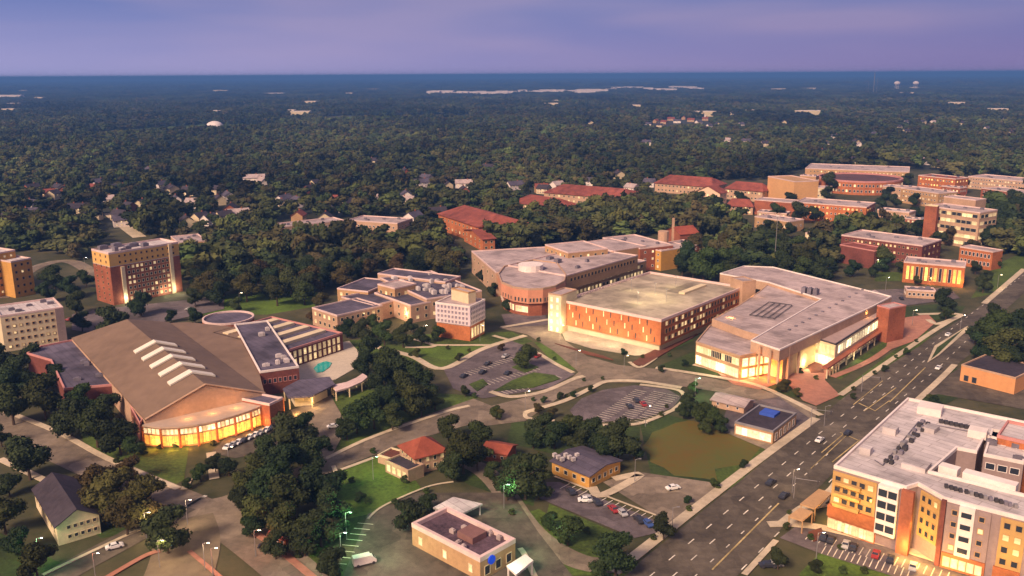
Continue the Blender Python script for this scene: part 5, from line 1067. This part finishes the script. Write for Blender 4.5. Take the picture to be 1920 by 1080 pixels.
bands = [(scatter(560, 2300, 10, 8, 17, 1), 0), (scatter(2300, 4200, 17, 11, 18, 2), 1), (scatter(4200, 8500, 40, 9, 15, 3), 2), (scatter(8500, 20000, 120, 20, 30, 4), 2)]
EXTRA = np.array([(x, y, rr.uniform(11, 17)) for x, y in EXTRA]) if EXTRA else np.zeros((0, 3))
def clump(name, seed, nt_, spread, m, nleaf):
    """several crowns of uneven height joined, used far away"""
    r_ = random.Random(seed); vs, fs = [], []
    for i in range(nt_):
        me = crown_mesh('x', seed*50+i, 6, nleaf, .075, m, fine=False); a = r_.uniform(0, 6.28); d = spread*math.sqrt(r_.random()); s_ = r_.uniform(.7, 1.1); k_ = len(vs)
        vs += [((v.co.x*s_+d*math.cos(a)), (v.co.y*s_+d*math.sin(a)), v.co.z*s_) for v in me.vertices]; fs += [tuple(j+k_ for j in p_.vertices) for p_ in me.polygons]; bpy.data.meshes.remove(me)
    me = bpy.data.meshes.new(name); me.from_pydata(vs, [], fs); me.materials.append(m); return me
forest_a = mat('wood_leaves', (.040, .051, .018), sc=.6, var=.45, rough=.8, rand=.45, spec=.1, wide=.6)
forest_b = mat('wood_leaves_brown', (.055, .053, .020), sc=.6, var=.4, rough=.8, rand=.35, spec=.1, wide=.6)
forest_c = mat('wood_leaves_light', (.070, .088, .026), sc=.6, var=.4, rough=.8, rand=.3, spec=.1, wide=.6)
kinds = []
for nm, ms in (('crown_kinds', [crown_mesh('wood_crown', 60+i, 9, 320, .062, [forest_a, forest_a, forest_b, forest_a, forest_c, forest_b][i]) for i in range(6)]),
               ('clump_kinds', [clump('wood_clump', 70+i, 3, .8, [forest_a, forest_b, forest_a][i], 90) for i in range(3)]),
               ('far_kinds', [clump('far_clump', 80+i, 9, 1.7, [forest_a, forest_b, forest_a][i], 50) for i in range(3)])):
    cl = bpy.data.collections.new(nm)
    for me in ms: cl.objects.link(bpy.data.objects.new(me.name, me))
    kinds.append(cl)
def instancer(name, pts, coll, lab, sc=1.0):
    me = bpy.data.meshes.new(name); me.vertices.add(len(pts)); co = pts.copy(); co[:, 2] = 0; me.vertices.foreach_set('co', co.ravel())
    a = me.attributes.new('size', 'FLOAT', 'POINT'); a.data.foreach_set('value', pts[:, 2]*sc); me.update()
    o = bpy.data.objects.new(name, me); COL.objects.link(o); tag(o, lab, 'woodland', kind='stuff')
    ng = bpy.data.node_groups.new(name, 'GeometryNodeTree'); ng.interface.new_socket('Geometry', in_out='INPUT', socket_type='NodeSocketGeometry'); ng.interface.new_socket('Geometry', in_out='OUTPUT', socket_type='NodeSocketGeometry')
    n_ = ng.nodes; l_ = ng.links; gi, go = n_.new('NodeGroupInput'), n_.new('NodeGroupOutput'); ip = n_.new('GeometryNodeInstanceOnPoints'); ci = n_.new('GeometryNodeCollectionInfo')
    ci.inputs[0].default_value = coll; ci.inputs['Separate Children'].default_value = True; ci.inputs['Reset Children'].default_value = True
    at = n_.new('GeometryNodeInputNamedAttribute'); at.data_type = 'FLOAT'; at.inputs[0].default_value = 'size'
    rv = n_.new('FunctionNodeRandomValue'); rv.data_type = 'FLOAT_VECTOR'; rv.inputs[0].default_value = (0, 0, 0); rv.inputs[1].default_value = (.12, .12, 6.28)
    rs = n_.new('FunctionNodeRandomValue'); rs.data_type = 'FLOAT_VECTOR'; rs.inputs[0].default_value = (.7, .7, .6); rs.inputs[1].default_value = (1.75, 1.75, 1.3); rs.inputs['Seed'].default_value = 5
    ml = n_.new('ShaderNodeVectorMath'); ml.operation = 'SCALE'
    l_.new(gi.outputs[0], ip.inputs['Points']); l_.new(ci.outputs[0], ip.inputs['Instance']); ip.inputs['Pick Instance'].default_value = True
    l_.new(rv.outputs[0], ip.inputs['Rotation']); l_.new(rs.outputs[0], ml.inputs[0]); l_.new(at.outputs[0], ml.inputs['Scale']); l_.new(ml.outputs[0], ip.inputs['Scale']); l_.new(ip.outputs[0], go.inputs[0])
    md = o.modifiers.new('scatter', 'NODES'); md.node_group = ng; return o
instancer('woodland', np.concatenate([bands[0][0], EXTRA]), kinds[0], 'dark mixed woodland canopy behind the campus')
instancer('distant_woodland', bands[1][0], kinds[1], 'bluish woodland canopy in the far middle distance')
instancer('horizon_woodland', np.concatenate([bands[2][0], bands[3][0]]), kinds[2], 'flat blue woodland reaching to the horizon')
print('TREES', len(TREES), [len(b_[0]) for b_ in bands], 'foot', len(FOOT))
UNI = []
# low shrubs and hedges near the buildings
sh = crown_mesh('crown', 90, 8, 500, .07, leaf, base=.02)
for i, (px, py, s_) in enumerate([(1205, 672, 1.5), (1500, 700, 2), (1530, 712, 1.6), (1380, 700, 2), (1350, 692, 1.6), (1460, 735, 2), (760, 905, 2), (1010, 640, 1.6), (1255, 668, 1.4), (400, 835, 1.5), (330, 838, 1.6), (300, 842, 1.4), (1240, 780, 1.5), (700, 850, 1.6), (1520, 1012, 1.4), (1580, 1075, 1.6), (1620, 1075, 1.5), (890, 745, 1.5), (1225, 1012, 1.4), (1292, 958, 1.4), (1345, 915, 1.6), (1600, 732, 1.4), (1640, 702, 1.4), (1680, 672, 1.4), (1718, 642, 1.4), (1690, 792, 1.6), (1722, 768, 1.8), (1742, 748, 1.6), (1480, 965, 1.2), (1095, 715, 1.2), (1130, 712, 1.2), (1000, 752, 1.3), (1062, 745, 1.2), (770, 668, 1.5), (840, 655, 1.5), (880, 660, 1.4), (1040, 675, 1.3), (270, 850, 1.8), (220, 868, 1.6), (660, 905, 1.6), (690, 945, 1.5), (740, 945, 1.4), (800, 925, 1.5), (960, 965, 1.5), (1100, 1000, 1.5), (620, 845, 1.5), (560, 1045, 1.6), (1575, 1030, 1.2), (1250, 765, 1.2)]):
    x, y = P(px, py); e = empty('shrub', (x, y, 0)); c = bpy.data.objects.new('crown', sh); COL.objects.link(c); c.parent = e; c.scale = (s_*1.6, s_*1.6, s_*1.3)
    lm = min(LM, key=lambda m_: math.hypot(m_[1]-px, (m_[2]-py)*1.4)); tag(e, f'low round green shrub near the {lm[0]}, {ordinal(i)} in the picture order', 'shrub', 'low shrubs beside paths')
    UNI.append((px, e)); e['label'] = f'low green shrub near the {lm[0]} at the {"left" if px < lm[1] else "right"}, {"upper" if py < lm[2] else "lower"} side'
# ------------------------------------------------------------ cars
def car_kit(col, name):
    m = mat('car_paint_'+name, col, rough=.35, var=.05, spec=.5); e = empty('parked_car', (0, 0, 0)); g = G()
    prof = [(-2.2, .35), (-2.25, .75), (-1.9, .92), (-1.3, .98), (-.85, 1.42), (.45, 1.46), (1.05, 1.02), (1.9, .88), (2.2, .68), (2.22, .35)]
    n = len(prof); vs = []
    for s_ in (-1, 1): vs += [(x, s_*(.86 if z < 1.1 else .68), z) for x, z in prof]
    g.add(vs, [tuple(range(n)), tuple(range(n, 2*n))[::-1]]+[(i, n+i, n+(i+1) % n, (i+1) % n) for i in range(n)]); g.obj('body', [m], e)
    g = G(); g.add([(.5, -.62, 1.45), (.5, .62, 1.45), (1.06, .74, 1.05), (1.06, -.74, 1.05)], [(0, 1, 2, 3)][::-1]); g.v = [(x+.02, y, z+.02) for x, y, z in g.v]; g.obj('windshield', [glass], e)
    g = G(); g.add([(-.9, -.62, 1.42), (-.9, .62, 1.42), (-1.3, .74, 1.02), (-1.3, -.74, 1.02)], [(0, 3, 2, 1)]); g.v = [(x-.02, y, z+.02) for x, y, z in g.v]; g.obj('rear_window', [glass], e)
    for s_ in (-1, 1): g = G(); g.add([(-1.0, s_*.79, 1.06), (.95, s_*.79, 1.06), (.45, s_*.71, 1.4), (-.75, s_*.71, 1.4)], [(0, 1, 2, 3)]); g.v = [(x, y+s_*.03, z) for x, y, z in g.v]; g.obj('side_window', [glass], e)
    for x in (-1.4, 1.4):
        for s_ in (-1, 1): g = G(); g.bar((x, s_*.7, .33), (x, s_*.9, .33), .33, 10); g.obj('wheel', [metalk], e)
    return e
CK = {n: car_kit(c, n) for n, c in {'white': (.75, .72, .7), 'dark': (.03, .03, .04), 'silver': (.4, .38, .38), 'red': (.3, .03, .03), 'blue': (.04, .08, .25)}.items()}
used = set(); clist = {}
CARS = [(1262, 915, 'white', 'white', 20), (1537, 825, 'white', 'b', 50), (1440, 1060, 'dark', 'apt', 0), (1452, 1058, 'silver', 'apt', 0), (870, 705, 'dark', 'lot', 60), (915, 682, 'dark', 'lot', 60), (952, 700, 'dark', 'lot', 60), (905, 698, 'dark', 'lot', 60), (948, 668, 'silver', 'lot', 60), (980, 655, 'dark', 'lot', 60), (1008, 668, 'red', 'lot', 60), (1778, 628, 'white', 'b', 48), (1760, 690, 'white', 'b', 48), (1590, 812, 'dark', 'b', 48), (1470, 930, 'dark', 'b', 48), (1445, 905, 'dark', 'b', 48),
 (625, 800, 'white', 'hall', 20), (638, 796, 'silver', 'hall', 20), (215, 1025, 'white', 'street', 30), (1700, 552, 'white', 'srv', 80), (1712, 552, 'silver', 'srv', 80), (1740, 548, 'dark', 'srv', 80), (1690, 560, 'dark', 'srv', 80), (1770, 548, 'dark', 'srv', 80), (130, 600, 'red', 'lft', 0), (200, 590, 'white', 'lft', 0), (355, 580, 'silver', 'lft', 0), (1098, 938, 'white', 'row', 0), (500, 1025, 'dark', 'x', 0)]
for i in range(9): CARS.append((428+i*10.5, 838-i*4.6, ['white', 'silver', 'white', 'dark', 'white'][i % 5], 'hallrow', 75))
for i in range(3): CARS.append((1180+i*13, 762-i*2-(i % 2)*9, ['dark', 'dark', 'red', 'blue'][i % 4], 'oval', 100))
for i, k_ in enumerate([0, 2, 3, 5, 6, 8, 9]): CARS.append((1070+k_*16, 922+k_*6.6, ['dark', 'silver', 'dark', 'red', 'silver', 'dark', 'blue'][i], 'row', 110))
for i, k_ in enumerate([1, 2, 4, 5, 8, 10, 13]): CARS.append((1530+k_*14, 1003+k_*4.6, ['dark', 'dark', 'silver', 'dark', 'red', 'dark', 'silver'][i], 'apt', 60))
for i in range(8): CARS.append((1385+i*9, 795+i*3, ['white', 'silver'][i % 2], 'drive', 60))
for i in range(6): CARS.append((1350+i*14, 470+i*2.4, ['silver', 'white', 'dark'][i % 3], 'woods', 0))
cwhere = {'white': 'parked alone on the lot beside the dry field', 'b': 'driving on the boulevard', 'apt': 'parked in front of the bottom right apartments', 'lot': 'parked in the island parking lot', 'hall': 'on the drive right of the sports hall', 'street': 'on the bottom left street', 'srv': 'on the service yard behind the recreation center', 'lft': 'on the lot behind the sports hall', 'row': 'in the bay row above the bank', 'x': 'under the dark trees by the tiny red shed', 'hallrow': 'in the row before the sports hall', 'oval': 'in the oval parking lot', 'drive': 'in front of the drive-in shop', 'woods': 'on the lot among trees behind the garage'}
for px, py, c, wh, an in CARS:
    x, y = P(px, py, .7); src = CK[c]
    if c not in used: e = src; used.add(c)
    else:
        e = src.copy(); COL.objects.link(e)
        for ch in src.children: c2 = ch.copy(); c2.parent = e; COL.objects.link(c2)
    e.location = (x, y, RZ+.07); e.rotation_euler = (0, 0, R(an)); clist.setdefault((c, wh), []).append((px, e))
for (c, wh), l_ in clist.items():
    l_.sort(key=lambda t: t[0]); cn = {'white': 'white', 'dark': 'dark', 'silver': 'silver grey', 'red': 'dark red', 'blue': 'dark blue'}[c]
    for i, (px, e) in enumerate(l_): tag(e, f'{cn} car {cwhere[wh]}' + (f', {ordinal(i)} one from left' if len(l_) > 1 else ''), 'car', 'cars parked and driving around the campus')
# white van
x, y = P(683, 1060); e = empty('delivery_van', (x, y, RZ+.07), R(25)); tag(e, 'white boxy van parked beside the green lit trees at the bottom', 'van')
g = G(); g.box((-.6, 0, .5), (4.4, 2, 2.1)); g.obj('cargo_box', [white], e); g = G(); g.prism([(1.6, -.95), (3, -.95), (3, .95), (1.6, .95)], .4, 1.2); g.add([(1.62, -.95, 1.2), (2.9, -.95, 1.2), (2.9, .95, 1.2), (1.62, .95, 1.2), (1.62, -.9, 2.1), (2.2, -.9, 2.1), (2.2, .9, 2.1), (1.62, .9, 2.1)], [(0, 1, 5, 4), (1, 2, 6, 5), (2, 3, 7, 6), (4, 5, 6, 7), (3, 0, 4, 7)]); g.obj('cab', [white], e)
g = G(); g.add([(2.92, -.85, 1.25), (2.92, .85, 1.25), (2.24, .82, 2.05), (2.24, -.82, 2.05)], [(0, 1, 2, 3)]); g.obj('windshield', [glass], e)
for xx in (-1.8, 2.2):
    for s_ in (-1, 1): g = G(); g.bar((xx, s_*.8, .4), (xx, s_*1.02, .4), .4, 12); g.obj('wheel', [metalk], e)
# ------------------------------------------------------------ street lamps
LAMPS = [(604, 985, 'g', 900), (1303, 745, 'g', 900), (75, 1060, 'g', 500), (700, 900, 'g', 350), (275, 1010, 'y', 900), (352, 985, 'y', 600), (945, 955, 'g', 500), (1485, 925, 'y', 500), (1545, 800, 'y', 0), (1800, 620, 'y', 300), (1870, 540, 'y', 500), (450, 575, 'y', 400), (900, 640, 'y', 300), (650, 1010, 'g', 700), (1080, 690, 'y', 300), (985, 770, 'y', 400), (1170, 700, 'y', 200), (1260, 1000, 'y', 0), (430, 880, 'y', 400), (1210, 800, 'y', 150), (1888, 660, 'a', 900), (1860, 500, 'y', 500), (110, 545, 'y', 500), (160, 505, 'y', 700), (330, 540, 'y', 500), (1190, 905, 'y', 0), (1640, 510, 'y', 400), (1660, 545, 'y', 400), (1710, 610, 'y', 300), (795, 640, 'y', 250), (920, 530, 'g', 500), (1505, 400, 'y', 900), (640, 1050, 'g', 700), (1050, 640, 'y', 300), (260, 420, 'y', 400), (1530, 1050, 'y', 400), (300, 1065, 'y', 700), (385, 1070, 'y', 500), (480, 1045, 'r', 300), (180, 1090, 'r', 300), (400, 1080, 'r', 300)]
lc = {'g': (GREEN, 'green glowing'), 'y': ((1, .72, .35), 'warm glowing'), 'a': (AMBER, 'amber glowing'), 'r': ((1, .2, .05), 'red glowing')}
for px, py, c, en in LAMPS:
    x, y = P(px, py); e = empty('street_lamp', (x, y, 0)); lm = min(LM, key=lambda m_: math.hypot(m_[1]-px, (m_[2]-py)*1.4)); dx, dy = px-lm[1], py-lm[2]
    tag(e, f'{lc[c][1] if en else "unlit"} lamp on a thin grey pole {"right" if dx > 0 else "left"} of and {"below" if dy > 0 else "above"} the {lm[0]}, {abs(int(dx))//20+1} lamp heights off', 'street lamp', 'street lamps')
    UNI.append((px, e)); e['label'] = f'{lc[c][1] if en else "unlit"} lamp {"right" if dx > 0 else "left"} of and {"before" if dy > 0 else "beyond"} the {lm[0]}'
    g = G(); g.bar((0, 0, 0), (0, 0, 7.6), .11, 6, r2=.07); g.obj('pole', [metal], e); g = G(); g.bar((0, 0, 7.5), (1.1, 0, 7.8), .06, 5); g.obj('arm', [metal], e)
    g = G(); g.box((1.4, 0, 7.75), (.8, .35, .14)); g.obj('lamp_head', [metal], e); g = G(); g.box((1.4, 0, 7.68), (.65, .28, .06)); g.obj('lamp_lens', [lampg if c == 'g' else lampm] if en else [metal], e)
    if en:
        l = bpy.data.lights.new('lamp_light', 'POINT'); l.energy = en*(1.5 if c == 'g' else 1.0); l.color = lc[c][0]; l.shadow_soft_size = .3; o = bpy.data.objects.new('lamp_light', l); COL.objects.link(o); o.parent = e; o.location = (1.4, 0, 7.3)
# traffic signals at the boulevard crossing
for px, py in ((1520, 800), (1615, 735), (1488, 935)):
    x, y = P(px, py); e = empty('traffic_signal', (x, y, 0)); tag(e, 'tall dark traffic signal pole %s' % {1520: 'at the crossing corner by the drive-in shop', 1615: 'across the boulevard from the recreation center corner', 1488: 'on the boulevard edge near the apartment corner'}[px], 'traffic signal')
    g = G(); g.bar((0, 0, 0), (0, 0, 7), .14, 6, r2=.1); g.obj('pole', [metal], e); g = G(); g.bar((0, 0, 6.5), (6, -3, 6.8), .08, 5); g.obj('arm', [metal], e)
    g = G(); g.box((5.6, -2.8, 5.8), (.35, .35, 1.1)); g.obj('signal_head', [metalk], e)
# flagpole behind the recreation center
x, y = P(1452, 498); e = empty('flagpole', (x, y, 0)); tag(e, 'very tall thin grey pole behind the recreation center', 'pole'); g = G(); g.bar((0, 0, 0), (0, 0, 32), .3, 6, r2=.12); g.obj('pole', [metal], e); g = G(); g.box((0, 0, 31.8), (1.6, 1.6, .7)); g.obj('lamp_head', [white], e)
dd = {}
for px, e in sorted(UNI, key=lambda t: t[0]): dd.setdefault(e['label'], []).append(e)
for k_, l_ in dd.items():
    if len(l_) > 1:
        for i, e in enumerate(l_): e['label'] = k_+f', {ordinal(i)} from left'
# ------------------------------------------------------------ haze
g = G(); hs = 60000; g.add([(-hs, -1500, -1), (hs, -1500, -1), (hs, 60000, -1), (-hs, 60000, -1), (-hs, -1500, 129), (hs, -1500, 129), (hs, 60000, 129), (-hs, 60000, 129)], [(0, 3, 2, 1), (4, 5, 6, 7), (0, 1, 5, 4), (1, 2, 6, 5), (2, 3, 7, 6), (3, 0, 4, 7)])
hm = bpy.data.materials.new('haze'); hm.use_nodes = True; t = hm.node_tree; t.nodes.clear(); o_ = t.nodes.new('ShaderNodeOutputMaterial'); pv = t.nodes.new('ShaderNodeVolumePrincipled')
pv.inputs['Color'].default_value = (.11, .27, .66, 1); pv.inputs['Density'].default_value = 1.6e-4; t.links.new(pv.outputs[0], o_.inputs['Volume'])
o = g.obj('haze', [hm]); tag(o, 'thin blue evening haze over the whole plain', 'haze', kind='stuff')
